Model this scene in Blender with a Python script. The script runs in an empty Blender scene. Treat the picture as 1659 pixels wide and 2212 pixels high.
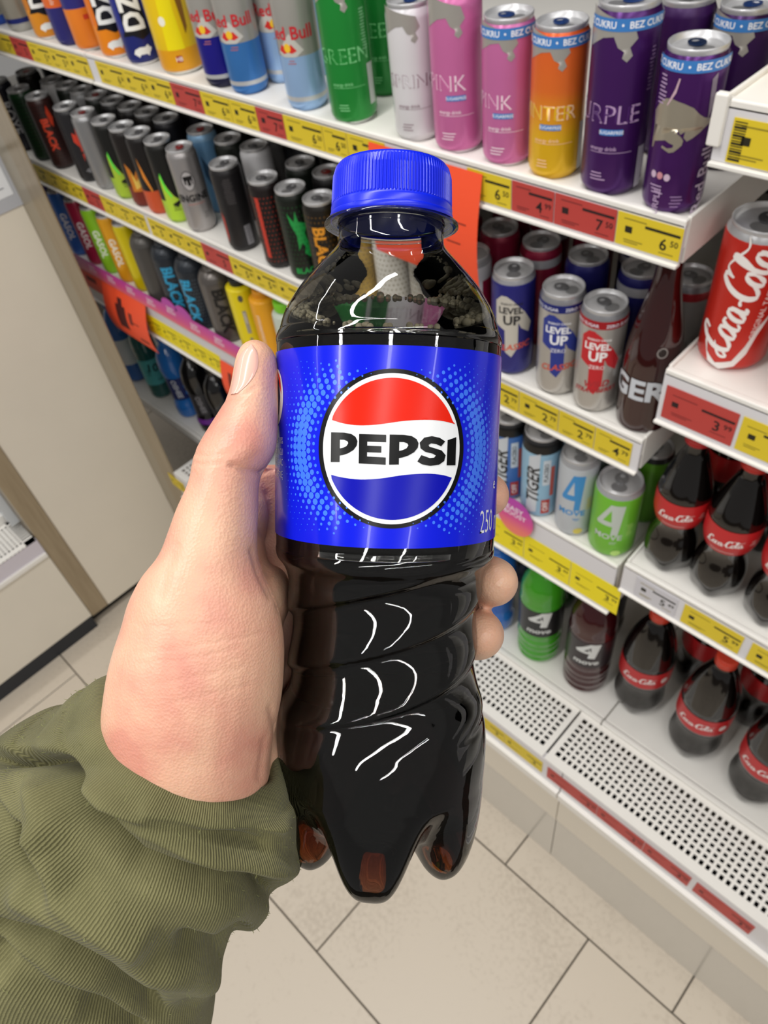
import bpy, bmesh, math, random
from mathutils import Vector, Matrix
from mathutils.bvhtree import BVHTree
random.seed(7)
scene = bpy.context.scene
C = scene.collection
PI = math.pi
S = 1.25                      # metres per survey unit used for the shop
# ------------------------------------------------------------------ camera
RX = Vector((0.7158595, 0.6891352, -0.1124181))     # camera right in the world
RD = Vector((0.4643036, -0.5900555, -0.6604973))    # camera down
RF = Vector((-0.5215049, 0.4206272, -0.7423648))    # camera forward
CAM = Vector((0.0, 0.0, 2.0))
FPX = 1600.0
cd = bpy.data.cameras.new('camera'); cam = bpy.data.objects.new('camera', cd); C.objects.link(cam)
m3 = Matrix((RX, -RD, -RF)).transposed()
cam.matrix_world = Matrix.Translation(CAM) @ m3.to_4x4()
cd.sensor_fit = 'VERTICAL'; cd.sensor_height = 36.0; cd.sensor_width = 27.0
cd.lens = 36.0 * FPX / 2212.0
cd.clip_start = 0.01; cd.clip_end = 50
cd.dof.use_dof = True; cd.dof.focus_distance = 0.175; cd.dof.aperture_fstop = 34.0
scene.camera = cam
# ------------------------------------------------------------------ light
vs = scene.view_settings
vs.view_transform = 'Standard'; vs.look = 'None'; vs.gamma = 1.0; vs.use_curve_mapping = False
vs.exposure = 0.08
w = bpy.data.worlds.new('shop_air'); scene.world = w; w.use_nodes = True
w.node_tree.nodes['Background'].inputs[0].default_value = (1.0, 0.97, 0.93, 1)
w.node_tree.nodes['Background'].inputs[1].default_value = 0.22
def tube_light(name, loc, length, width, power, rotz=0.0, col=(1.0, 0.98, 0.95)):
    l = bpy.data.lights.new(name, 'AREA'); l.shape = 'RECTANGLE'; l.size = length; l.size_y = width
    l.energy = power; l.color = col
    o = bpy.data.objects.new(name, l); C.objects.link(o)
    o.location = loc; o.rotation_euler = (0, 0, rotz)
    return o
# ceiling tube rows of the aisle (ceiling at 3.3 m), plus one added tube
tube_light('ceiling_tube_lamp', (0.9, -1.0, 3.25), 3.4, 0.09, 30, PI/2)
tube_light('ceiling_tube_lamp', (2.6, -0.8, 3.25), 3.4, 0.09, 38, PI/2)  # extra tube added to brighten the cream corner panel
tube_light('ceiling_tube_lamp', (-0.55, -0.9, 3.25), 3.8, 0.09, 50, PI/2)
tube_light('ceiling_tube_lamp', (-2.2, -1.2, 3.25), 3.4, 0.09, 22, PI/2)

# ------------------------------------------------------------------ survey helpers
def ray(px, py):
    return RX*((px-829.5)/FPX) + RD*((py-1106.0)/FPX) + RF
def cpt(px, py, z):                      # a point at depth z in front of the camera
    return CAM + ray(px, py)*z
def proj(P):
    d = Vector(P)-CAM; z = d.dot(RF)
    return (829.5+FPX*d.dot(RX)/z, 1106+FPX*d.dot(RD)/z)
def x_at(px, Y, Z):                      # X on the line (Y, Z) (survey units) seen in column px
    d = Vector((0, Y*S, Z*S))-CAM; k = (px-829.5)/FPX
    return (k*d.dot(RF)-d.dot(RX))/(RX.x-k*RF.x)/S
# ------------------------------------------------------------------ materials
def lin(h):
    h = h.lstrip('#'); out = []
    for i in (0, 2, 4):
        c = int(h[i:i+2], 16)/255.0
        out.append(c/12.92 if c <= 0.04045 else ((c+0.055)/1.055)**2.4)
    return (out[0], out[1], out[2], 1.0)
MC = {}
def mat(hexc, rough=0.45, metal=0.0, coat=0.0, name='paint', emit=0.0, trans=0.0, ior=1.45, noise=0.0, nscale=200.0, sss=0.0):
    key = (hexc, rough, metal, coat, name, trans, ior, noise, nscale, sss)
    if key in MC: return MC[key]
    m = bpy.data.materials.new(name); m.use_nodes = True
    nt = m.node_tree; b = nt.nodes['Principled BSDF']
    b.inputs['Base Color'].default_value = lin(hexc)
    b.inputs['Roughness'].default_value = rough
    b.inputs['Metallic'].default_value = metal
    b.inputs['Coat Weight'].default_value = coat
    b.inputs['Transmission Weight'].default_value = trans
    b.inputs['IOR'].default_value = ior
    if noise > 0:
        tc = nt.nodes.new('ShaderNodeTexCoord'); n = nt.nodes.new('ShaderNodeTexNoise')
        n.inputs['Scale'].default_value = nscale; n.inputs['Detail'].default_value = 4
        mx = nt.nodes.new('ShaderNodeMix'); mx.data_type = 'RGBA'
        c = lin(hexc)
        mx.inputs[6].default_value = tuple(max(0, v*(1-noise)) for v in c[:3])+(1,)
        mx.inputs[7].default_value = tuple(min(1, v*(1+noise)) for v in c[:3])+(1,)
        nt.links.new(tc.outputs['Object'], n.inputs['Vector'])
        nt.links.new(n.outputs['Fac'], mx.inputs[0]); nt.links.new(mx.outputs[2], b.inputs['Base Color'])
    MC[key] = m
    return m
def ramp_mat(stops, h, rough=0.3, metal=0.0, linear=False, name='print', coat=0.0):
    key = ('ramp', tuple(stops), round(h, 4), rough, metal, linear, coat)
    if key in MC: return MC[key]
    m = bpy.data.materials.new(name); m.use_nodes = True
    nt = m.node_tree; b = nt.nodes['Principled BSDF']
    b.inputs['Roughness'].default_value = rough; b.inputs['Metallic'].default_value = metal
    b.inputs['Coat Weight'].default_value = coat
    tc = nt.nodes.new('ShaderNodeTexCoord'); sx = nt.nodes.new('ShaderNodeSeparateXYZ')
    dv = nt.nodes.new('ShaderNodeMath'); dv.operation = 'DIVIDE'; dv.inputs[1].default_value = h
    cr = nt.nodes.new('ShaderNodeValToRGB'); cr.color_ramp.interpolation = 'LINEAR' if linear else 'CONSTANT'
    el = cr.color_ramp.elements
    while len(el) < len(stops): el.new(0.5)
    for e, (p, c) in zip(el, stops): e.position = p; e.color = lin(c)
    nt.links.new(tc.outputs['Object'], sx.inputs[0]); nt.links.new(sx.outputs['Z'], dv.inputs[0])
    nt.links.new(dv.outputs[0], cr.inputs[0]); nt.links.new(cr.outputs[0], b.inputs['Base Color'])
    MC[key] = m
    return m
# ------------------------------------------------------------------ mesh helpers
def link(name, me, m=None, parent=None, loc=None):
    o = bpy.data.objects.new(name, me); C.objects.link(o)
    if m is not None and me is not None and len(me.materials) == 0: me.materials.append(m)
    if parent is not None: o.parent = parent
    if loc is not None: o.location = loc
    return o
def tag(o, label, cat, group=None, kind=None):
    if label: o['label'] = label
    if cat: o['category'] = cat
    if group: o['group'] = group
    if kind: o['kind'] = kind
    return o
def thing(name, label, cat, loc=(0, 0, 0), rotz=0.0, group=None):
    o = bpy.data.objects.new(name, None); C.objects.link(o)
    o.empty_display_size = 0.02
    o.location = loc; o.rotation_euler = (0, 0, rotz)
    return tag(o, label, cat, group)
def struct(o, label, cat='structure'):
    o['kind'] = 'structure'; o['label'] = label; o['category'] = cat
    return o
def mesh_from(name, verts, faces, smooth=False):
    me = bpy.data.meshes.new(name); me.from_pydata(verts, [], faces); me.update()
    if smooth:
        for p in me.polygons: p.use_smooth = True
    return me
def box_verts(lo, hi):
    x0, y0, z0 = lo; x1, y1, z1 = hi
    return [(x0,y0,z0),(x1,y0,z0),(x1,y1,z0),(x0,y1,z0),(x0,y0,z1),(x1,y0,z1),(x1,y1,z1),(x0,y1,z1)]
BF = [(0,3,2,1),(4,5,6,7),(0,1,5,4),(1,2,6,5),(2,3,7,6),(3,0,4,7)]
def box(name, lo, hi, m, parent=None, bevel=0.0):
    me = mesh_from(name, box_verts(lo, hi), BF)
    if bevel > 0:
        bm = bmesh.new(); bm.from_mesh(me)
        bmesh.ops.bevel(bm, geom=bm.edges[:], offset=bevel, segments=2, affect='EDGES', profile=0.5)
        bm.to_mesh(me); bm.free()
    return link(name, me, m, parent)
def boxes(name, lst, m, parent=None):
    v = []; f = []
    for lo, hi in lst:
        k = len(v); v += box_verts(lo, hi); f += [tuple(i+k for i in q) for q in BF]
    return link(name, mesh_from(name, v, f), m, parent)
def lathe(prof, seg=32, cap0=True, cap1=True, smooth=True, name='lathe', modr=None):
    v = []; f = []
    for (r, z) in prof:
        for i in range(seg):
            a = 2*PI*i/seg
            rr = r if modr is None else modr(r, z, a)
            v.append((rr*math.sin(a), -rr*math.cos(a), z))
    n = len(prof)
    for j in range(n-1):
        for i in range(seg):
            k = (i+1) % seg
            f.append((j*seg+i, j*seg+k, (j+1)*seg+k, (j+1)*seg+i))
    if cap0: f.append(tuple(range(seg-1, -1, -1)))
    if cap1: f.append(tuple((n-1)*seg+i for i in range(seg)))
    me = mesh_from(name, v, f)
    if smooth:
        for p in me.polygons: p.use_smooth = len(p.vertices) == 4
    return me
# ------------------------------------------------------------------ flat print: text and outlines, wrapped on round things
TC = {}
def text_mesh(s, size, bold=0.0, shear=0.0, squeeze=1.0):
    key = (s, round(size, 5), bold, shear, squeeze)
    if key in TC: return TC[key]
    cu = bpy.data.curves.new('lettering', 'FONT'); cu.body = s; cu.size = size/0.70
    cu.align_x = 'CENTER'; cu.align_y = 'CENTER'; cu.offset = bold*size; cu.shear = shear; cu.resolution_u = 2
    o = bpy.data.objects.new('lettering', cu); C.objects.link(o)
    me = bpy.data.meshes.new_from_object(o)
    bpy.data.objects.remove(o); bpy.data.curves.remove(cu)
    v = [(p.co.x*squeeze, p.co.y) for p in me.vertices]; f = [tuple(p.vertices) for p in me.polygons]
    bpy.data.meshes.remove(me)
    if v:
        cx = (min(p[0] for p in v)+max(p[0] for p in v))/2; cy = (min(p[1] for p in v)+max(p[1] for p in v))/2
        v = [(a-cx, b-cy) for a, b in v]
    TC[key] = (v, f)
    return TC[key]
def outline_mesh(loops):
    cu = bpy.data.curves.new('outline', 'CURVE'); cu.dimensions = '2D'; cu.fill_mode = 'BOTH'
    for pts in loops:
        sp = cu.splines.new('POLY'); sp.points.add(len(pts)-1)
        for p, q in zip(sp.points, pts): p.co = (q[0], q[1], 0, 1)
        sp.use_cyclic_u = True
    o = bpy.data.objects.new('outline', cu); C.objects.link(o)
    me = bpy.data.meshes.new_from_object(o)
    bpy.data.objects.remove(o); bpy.data.curves.remove(cu)
    v = [(p.co.x, p.co.y) for p in me.vertices]; f = [tuple(p.vertices) for p in me.polygons]
    bpy.data.meshes.remove(me)
    return v, f
def merge(parts):
    v = []; f = []
    for (a, b) in parts:
        k = len(v); v += a; f += [tuple(i+k for i in q) for q in b]
    return v, f
def shift(vf, du, dv, rot=0.0, sc=1.0):
    c, s = math.cos(rot)*sc, math.sin(rot)*sc
    return [(x*c-y*s+du, x*s+y*c+dv) for x, y in vf[0]], vf[1]
def wrap(name, vf, R, m, parent, step=0.14, rfun=None):
    """lay flat (u, v) print on a round wall of radius R; u runs round it, v up it"""
    bm = bmesh.new(); vs_ = [bm.verts.new((x, y, 0)) for x, y in vf[0]]
    for q in vf[1]:
        try: bm.faces.new([vs_[i] for i in q])
        except ValueError: pass
    if vf[0]:
        lo = min(x for x, y in vf[0]); hi = max(x for x, y in vf[0]); d = R*step
        if hi-lo > d:
            k = math.floor(lo/d)+1
            while k*d < hi:
                g = bm.verts[:]+bm.edges[:]+bm.faces[:]
                bmesh.ops.bisect_plane(bm, geom=g, plane_co=(k*d, 0, 0), plane_no=(1, 0, 0)); k += 1
    for q in bm.verts:
        a = q.co.x/R; rr = R if rfun is None else rfun(q.co.y)
        q.co = Vector((rr*math.sin(a), -rr*math.cos(a), q.co.y))
    bmesh.ops.recalc_face_normals(bm, faces=bm.faces[:])
    me = bpy.data.meshes.new(name); bm.to_mesh(me); bm.free()
    for p in me.polygons: p.use_smooth = True
    return link(name, me, m, parent)
def rect(w_, h_, u=0, v=0):
    return ([(u-w_/2, v-h_/2), (u+w_/2, v-h_/2), (u+w_/2, v+h_/2), (u-w_/2, v+h_/2)], [(0, 1, 2, 3)])
def poly(pts): return outline_mesh([pts])
def ell(rx, ry, u=0, v=0, n=24, a0=0, a1=2*PI):
    p = [(u+rx*math.cos(a0+(a1-a0)*i/n), v+ry*math.sin(a0+(a1-a0)*i/n)) for i in range(n)]
    return (p, [tuple(range(n))])
def flat(name, vf, m, parent, org, ux, uy):
    """flat print on a plane through org spanned by ux, uy"""
    v = [tuple(Vector(org)+Vector(ux)*x+Vector(uy)*y) for x, y in vf[0]]
    return link(name, mesh_from(name, v, vf[1]), m, parent)
def U(x, y, z): return (x*S, y*S, z*S)
# ================================================================== THE SETTING
# ---- floor of staggered tiles, joints recessed
floor = box('floor', U(-3.2, -2.2, -0.03), U(1.6, 1.2, -0.0025), mat('4A443C', 0.8, noise=0.2, nscale=60, name='grout'))
struct(floor, 'beige stone-look floor tiles with dark joints', 'floor')
def tile_material():
    m = bpy.data.materials.new('floor_tile_stone'); m.use_nodes = True; nt = m.node_tree; b = nt.nodes['Principled BSDF']
    tc = nt.nodes.new('ShaderNodeTexCoord'); oi = nt.nodes.new('ShaderNodeObjectInfo')
    va = nt.nodes.new('ShaderNodeVectorMath'); va.operation = 'ADD'
    sc = nt.nodes.new('ShaderNodeVectorMath'); sc.operation = 'SCALE'; sc.inputs['Scale'].default_value = 7.0
    cx = nt.nodes.new('ShaderNodeCombineXYZ')
    for i in range(3): nt.links.new(oi.outputs['Random'], cx.inputs[i])
    nt.links.new(cx.outputs[0], sc.inputs[0]); nt.links.new(tc.outputs['Object'], va.inputs[0]); nt.links.new(sc.outputs[0], va.inputs[1])
    n1 = nt.nodes.new('ShaderNodeTexNoise'); n1.inputs['Scale'].default_value = 3.5; n1.inputs['Detail'].default_value = 6
    n2 = nt.nodes.new('ShaderNodeTexNoise'); n2.inputs['Scale'].default_value = 90; n2.inputs['Detail'].default_value = 5
    nt.links.new(va.outputs[0], n1.inputs['Vector']); nt.links.new(va.outputs[0], n2.inputs['Vector'])
    ad = nt.nodes.new('ShaderNodeMath'); ad.operation = 'ADD'; nt.links.new(n1.outputs['Fac'], ad.inputs[0]); nt.links.new(n2.outputs['Fac'], ad.inputs[1])
    cr = nt.nodes.new('ShaderNodeValToRGB'); el = cr.color_ramp.elements
    el[0].position = 0.55; el[0].color = lin('AFA393'); el[1].position = 1.45; el[1].color = lin('C6BBAB')
    nt.links.new(ad.outputs[0], cr.inputs[0]); nt.links.new(cr.outputs[0], b.inputs['Base Color'])
    b.inputs['Roughness'].default_value = 0.42
    bp = nt.nodes.new('ShaderNodeBump'); bp.inputs['Strength'].default_value = 0.08; bp.inputs['Distance'].default_value = 0.002
    nt.links.new(n2.outputs['Fac'], bp.inputs['Height']); nt.links.new(bp.outputs[0], b.inputs['Normal'])
    return m
TS = 0.365
tm = mesh_from('floor_tile', box_verts((0.0018, 0.0018, -0.008), (TS*S-0.0018, TS*S-0.0018, 0.0)), BF)
bm = bmesh.new(); bm.from_mesh(tm); bmesh.ops.bevel(bm, geom=[e for e in bm.edges if all(v.co.z > -0.001 for v in e.verts)], offset=0.0012, segments=1, affect='EDGES'); bm.to_mesh(tm); bm.free()
tm.materials.append(tile_material())
for j in range(-4, 3):
    y0 = 0.011+j*TS
    for i in range(-8, 4):
        x0 = -0.443+i*TS+(0.17 if j % 2 else 0.0)
        if y0 > 0.5: continue
        o = link('floor_tile', tm, None, floor, U(x0, y0, 0))

white = mat('E9E6E0', 0.35, name='white_enamel', noise=0.03, nscale=40)
lip = mat('D9D7DA', 0.25, name='plastic_rail')
dark = mat('040405', 0.95, name='interior_shade')  # near-black colour stands in for the shade inside the cases
kickm = mat('C9C4BA', 0.16, name='kick_steel', coat=0.3)
creamp = mat('DED6C7', 0.38, name='cream_panel', noise=0.03, nscale=8)
XS = -0.211
XB = -0.218     # joint between the two cooler cases
def grille(parent, x0, x1, y0, y1, z, px=0.0125, bar=0.0055):
    """perforated air grille: lattice of bars inside a plain margin (metres)"""
    b = []; t = 0.003
    mx = 0.012; my = 0.020
    b += [((x0, y0, z-t), (x1, y0+my, z)), ((x0, y1-0.010, z-t), (x1, y1, z)), ((x0, y0+my, z-t), (x0+mx, y1-0.010, z)), ((x1-mx, y0+my, z-t), (x1, y1-0.010, z))]
    iy = int((y1-0.010-y0-my)/px); sy = (y1-0.010-y0-my)/iy
    for k in range(1, iy): yy = y0+my+k*sy; b.append(((x0+mx, yy-bar/2, z-t), (x1-mx, yy+bar/2, z)))
    ix = int((x1-x0-2*mx)/px); sx = (x1-x0-2*mx)/ix
    for k in range(1, ix): xx = x0+mx+k*sx; b.append(((xx-bar/2, y0+my, z-t*0.9), (xx+bar/2, y1-0.010, z-0.0001)))
    return boxes('air_grille', b, white, parent)
def cooler(label, x0, x1, shelves, joints):
    c = thing('cooler_case', label, 'cooler', U((x0+x1)/2, 0.45, 0))
    ox, oy, oz = c.location
    def bx(n, lo, hi, m, bev=0.0, par=None):
        lo = U(*lo); hi = U(*hi)
        o = box(n, (lo[0]-ox, lo[1]-oy, lo[2]), (hi[0]-ox, hi[1]-oy, hi[2]), m, c if par is None else par, bev)
        return o
    e = 0.0008; xl = max(x0, -1.310)
    bx('back_panel', (x0, 1.02, 0.05), (x1, 1.05, 2.1), dark)  # raised and near-black to stand in for shade behind the cans
    bx('canopy', (x0, 0.62, 2.08), (x1, 1.02, 2.1), dark)  # unseen top, put in to close off the grey world light
    bx('kick_panel', (xl+e, 0.4515, 0.0), (x1-e, 0.47, 0.20), kickm)
    bx('front_panel', (xl+e, 0.4495, 0.203), (x1-e, 0.47, 0.328), creamp)
    bx('trim_strip', (xl+e, 0.4385, 0.322), (x1-e, 0.4495, 0.345), white, 0.002)
    bx('deck_front', (xl+e, 0.4465, 0.345), (x1-e, 0.458, 0.418), lip)
    bx('deck', (x0+e, 0.562, 0.405), (x1-e, 1.02, 0.428), white, 0.003)
    bx('deck_lip', (x0+e, 0.552, 0.405), (x1-e, 0.560, 0.432), white, 0.002)
    bx('air_duct', (xl+e, 0.458, 0.33), (x1-e, 0.56, 0.34), dark)  # near-black sheet stands in for the dark void under the grille
    for (a, b_) in joints:
        g = grille(c, a*S-ox+0.001, b_*S-ox-0.001, 0.4465*S-oy, 0.552*S-oy, 0.422*S)
    for (z, yf, a, b_, rail) in shelves:
        s = bx('shelf', (a+e, yf+0.004, z-0.022), (b_-e, 1.0, z), white, 0.003)
        r = bx('price_rail', (a+e, yf, z-rail), (b_-e, yf+0.0035, z-0.001), lip, 0.001, s)
        l2 = bx('rail_lip', (a+e, yf-0.0035, z-rail-0.003), (b_-e, yf+0.0035, z-rail), white, 0.0008, s)
        # raised front wire stop along the shelf edge
        bx('edge_bead', (a+e, yf, z-0.004), (b_-e, yf+0.006, z+0.0025), white, 0.0015, s)
        if abs(b_-XB) < 0.004 or abs(a-XS) < 0.004:
            xe = b_ if abs(b_-XB) < 0.004 else a
            bx('shelf_bracket', (xe-0.0035 if xe == b_ else xe+0.0002, yf+0.006, z-max(rail, .034)), (xe-0.0002 if xe == b_ else xe+0.0035, 0.98, z+0.003), white, 0.001, s)
        if z > 1.39: bx('shelf_clip', (a-0.003, yf-0.004, z-0.026), (a+0.006, yf+0.002, z+0.006), white, 0.0015, s)
    return c
YF = 0.497
coolerA = cooler('long white open cooler case stacked with energy drink cans', -1.95, XB,
    [(1.316, YF, -1.95, -1.079, 0.032), (1.316, YF, -1.077, XB, 0.032), (1.10, YF, -1.95, XB, 0.039), (0.905, YF, -1.95, XB, 0.088)],
    [(-1.309, -1.255), (-1.245, -0.725), (-0.72, -0.257)])
coolerB = cooler('white open cooler case of cola cans and bottles at the right', XB, 0.75,
    [(1.401, YF-0.003, XS, 0.75, 0.036), (1.19, YF-0.003, XS, 0.75, 0.052), (0.922, YF-0.003, XS, 0.75, 0.042)],
    [(-0.255, 0.265), (0.27, 0.74)])
# dark gap between the cases
# ---- corner: the next cooler row stands at a right angle on the left
XP = -1.45
brown = bpy.data.materials.new('brushed_post'); brown.use_nodes = True
nt = brown.node_tree; b = nt.nodes['Principled BSDF']; tc = nt.nodes.new('ShaderNodeTexCoord'); mp = nt.nodes.new('ShaderNodeMapping')
mp.inputs['Scale'].default_value = (60, 60, 3); nz = nt.nodes.new('ShaderNodeTexNoise'); nz.inputs['Scale'].default_value = 2.0; nz.inputs['Detail'].default_value = 5
cr = nt.nodes.new('ShaderNodeValToRGB'); cr.color_ramp.elements[0].color = lin('85765E'); cr.color_ramp.elements[1].color = lin('B0A188')
nt.links.new(tc.outputs['Object'], mp.inputs[0]); nt.links.new(mp.outputs[0], nz.inputs['Vector']); nt.links.new(nz.outputs['Fac'], cr.inputs[0]); nt.links.new(cr.outputs[0], b.inputs['Base Color'])
b.inputs['Roughness'].default_value = 0.3; b.inputs['Metallic'].default_value = 0.35
ep = thing('corner_panel', 'tall cream corner panel with brown metal posts beside the cans', 'panel', U(XP, 0.3, 0.0))
def pb(n, lo, hi, m, par=ep, bev=0.0):
    L = par.location; lo = U(*lo); hi = U(*hi)
    return box(n, tuple(a-b_ for a, b_ in zip(lo, L)), tuple(a-b_ for a, b_ in zip(hi, L)), m, par, bev)
pb('panel', (XP-0.02, 0.180, 0.045), (XP, 0.4495, 1.9), creamp)
pb('post', (XP-0.05, 0.131, 0.047), (XP+0.003, 0.1795, 1.9), brown, bev=0.003)
pb('post', (XP+0.066, 0.4465, 0.0), (-1.3105, 0.4500, 1.9), brown, bev=0.002)
pb('edge_strip', (XP-0.02, 0.4500, 0.0), (XP+0.0655, 0.4540, 1.9), mat('A79E8C', 0.35, 0.3, name='edge_strip'), bev=0.002)
pb('plinth_shade', (XP-0.06, 0.131, 0.0), (XP-0.03, 0.449, 0.045), mat('2A2723', 0.6, name='plinth_shade'))  # dark colour stands in for the recess shadow under the panel
lc = thing('cooler_case', 'white cooler case at the left edge with a dark kick plate', 'cooler', U(XP-0.3, -0.4, 0))
pb('front_panel', (XP-0.03, -1.0, 0.05), (XP, 0.130, 0.308), mat('DED7C9', 0.35, name='cream_front', noise=0.03, nscale=8), lc)
pb('kick_plate', (XP-0.03, -1.0, 0.0), (XP-0.002, 0.128, 0.05), mat('23262C', 0.45, name='dark_kick'), lc)
pb('trim_strip', (XP-0.02, -1.0, 0.309), (XP+0.006, 0.130, 0.322), white, lc, 0.002)
pb('price_rail', (XP-0.01, -1.0, 0.322), (XP, 0.130, 0.366), mat('CFC9D2', 0.3, name='clear_rail'), lc)
pb('deck', (XP-0.7, -1.0, 0.36), (XP-0.125, 0.130, 0.385), white, lc, 0.003)
pb('deck_lip', (XP-0.125, -1.0, 0.35), (XP-0.112, 0.130, 0.392), white, lc, 0.002)
pb('air_duct', (XP-0.125, -1.0, 0.30), (XP-0.01, 0.130, 0.31), dark, lc)  # shade below this grille is painted as a near-black sheet
pb('side_wall', (XP-0.7, 0.110, 0.39), (XP-0.06, 0.130, 1.8), mat('C7CBCF', 0.35, name='side_wall'), lc)
b = []; zz = 0.368*S; L = lc.location
gx0, gx1, gy0, gy1 = (XP-0.110)*S-L.x, XP*S-L.x, -1.0*S-L.y, 0.128*S-L.y
b += [((gx0, gy0, zz-.003), (gx0+.012, gy1, zz)), ((gx1-.02, gy0, zz-.003), (gx1, gy1, zz)), ((gx0, gy1-.03, zz-.003), (gx1, gy1, zz))]
n = 9
for k in range(1, n): xx = gx0+.012+(gx1-gx0-.032)*k/n; b.append(((xx-.0028, gy0, zz-.003), (xx+.0028, gy1, zz)))
k = 0
while gy1-.03-k*0.0125 > gy0: yy = gy1-.03-k*0.0125; b.append(((gx0, yy-.0028, zz-.0027), (gx1, yy+.0028, zz-.0001))); k += 1
boxes('air_grille', b, white, lc)
# ---- paper notice in a clear pocket on the corner panel
nt_ = thing('notice_sheet', 'white notice sheet in a grey pocket on the cream corner panel', 'notice', U(XP+0.001, 0.38, 1.15))
nx = nt_.location
def nb(n, y0, y1, z0, z1, dx, m): return box(n, (0.0005+dx, y0*S-nx.y, z0*S-nx.z), (0.0012+dx, y1*S-nx.y, z1*S-nx.z), m, nt_)
nb('pocket', 0.25, 0.452, 1.037, 1.32, 0, mat('B4B6BC', 0.25, name='pocket'))
nb('sheet', 0.25, 0.442, 1.060, 1.31, 0.0009, mat('E4E6EA', 0.6, name='paper'))
nb('print_bar', 0.36, 0.442, 1.128, 1.136, 0.0018, mat('111111', 0.6, name='ink'))
for k in range(6): nb('print_line', 0.33, 0.43-0.01*(k % 3), 1.075+k*0.008, 1.0765+k*0.008, 0.0018, mat('8A8C92', 0.6, name='ink_grey'))
# ================================================================== DRINKS
def pl(prof, n=6):
    """smooth a coarse profile (r, z) with Catmull-Rom"""
    out = []
    for i in range(len(prof)-1):
        p0 = prof[max(0, i-1)]; p1 = prof[i]; p2 = prof[i+1]; p3 = prof[min(len(prof)-1, i+2)]
        for k in range(n):
            t = k/n
            out.append(tuple(0.5*((2*p1[j])+(-p0[j]+p2[j])*t+(2*p0[j]-5*p1[j]+4*p2[j]-p3[j])*t*t+(-p0[j]+3*p1[j]-3*p2[j]+p3[j])*t**3) for j in (0, 1)))
    out.append(prof[-1]); return out
ORD = ['first', 'second', 'third', 'fourth', 'fifth', 'sixth', 'seventh', 'eighth', 'ninth', 'tenth', 'eleventh', 'twelfth', 'thirteenth', 'fourteenth', 'fifteenth', 'sixteenth', 'seventeenth', 'eighteenth', 'nineteenth', 'twentieth']
alu = mat('9A9A9C', 0.3, 0.6, name='aluminium')
alud = mat('C6C6C8', 0.34, 0.5, name='lid_aluminium')
LID = {}
def lid_meshes(r):
    k = round(r, 4)
    if k in LID: return LID[k]
    q = r*0.90
    rim = lathe([(q*0.985, -0.0035), (q*1.0, -0.001), (q*1.0, 0.0008), (q*0.975, 0.0014), (q*0.95, 0.0006), (q*0.93, -0.0032), (q*0.86, -0.0042), (q*0.83, -0.0030), (q*0.3, -0.0028), (0.0003, -0.0028)], 28, False, True, name='lid')
    rim.materials.append(alud)
    # stay-on tab: two ovals with a finger hole and a rivet
    lo = [[(q*0.30*math.cos(t), q*0.12+q*0.36*math.sin(t)) for t in [2*PI*i/16 for i in range(16)]], [(q*0.15*math.cos(t), q*0.27+q*0.13*math.sin(t)) for t in [2*PI*i/12 for i in range(12)]]]
    v, f = outline_mesh(lo)
    bm = bmesh.new(); vv = [bm.verts.new((x, y, -0.0016)) for x, y in v]
    for a in f: bm.faces.new([vv[i] for i in a])
    ex = bmesh.ops.extrude_face_region(bm, geom=bm.faces[:])
    for g in ex['geom']:
        if isinstance(g, bmesh.types.BMVert): g.co.z += 0.0009
    bmesh.ops.create_cone(bm, cap_ends=True, segments=10, radius1=q*0.09, radius2=q*0.07, depth=0.0022, matrix=Matrix.Translation((0, -q*0.02, -0.0014)))
    bmesh.ops.recalc_face_normals(bm, faces=bm.faces[:])
    tab = bpy.data.meshes.new('pull_tab'); bm.to_mesh(tab); bm.free()
    # mouth panel score
    sc = mesh_from('mouth_panel', [(q*0.36*math.cos(t), -q*0.42+q*0.30*math.sin(t), -0.0024) for t in [2*PI*i/18 for i in range(18)]], [tuple(range(18))])
    LID[k] = (rim, tab, sc)
    return LID[k]
BODY = {}
def can_body(r, h, slim=True):
    k = (round(r, 4), round(h, 4))
    if k in BODY: return BODY[k]
    q = r*0.90
    me = lathe([(r*0.76, 0.0022), (r*0.80, 0.0), (r*0.84, 0.0006), (r*0.97, 0.007), (r, 0.010), (r, h*0.35), (r, h*0.65), (r, h-0.012), (r*0.985, h-0.009), (q*0.985, h-0.0035)], 32, True, False, name='body')
    BODY[k] = me
    return me
def face_cam(x, y, turn=0.0):
    return math.atan2(-x, y)+turn
def can(label, X, Y, Z, r, h, stops, metal=0.0, rough=0.3, linear=False, arts=(), tab='8A8A8C', turn=0.0, name='drink_can', group=None, coat=0.0):
    t = thing(name, label, 'can', (X*S, Y*S, Z*S+0.0003), face_cam(X, Y, turn), group)
    me = can_body(r, h).copy()
    me.materials.clear()
    me.materials.append(ramp_mat(tuple(stops), h, rough, metal, linear, coat=coat))
    body = link('body', me, None, t)
    rim, tb, sc = lid_meshes(r)
    ld = link('lid', rim, None, t, (0, 0, h))
    tbm = tb.copy(); tbm.materials.append(mat(tab, 0.3, 0.6, name='tab'))
    a = link('pull_tab', tbm, None, ld); a.rotation_euler.z = random.uniform(-1.2, 1.2)
    a2 = link('mouth_panel', sc, alu, ld); a2.rotation_euler.z = a.rotation_euler.z
    if len(sc.materials) == 0: sc.materials.append(alu)
    draw(t, r, h, arts)
    return t
SCR = []
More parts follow.
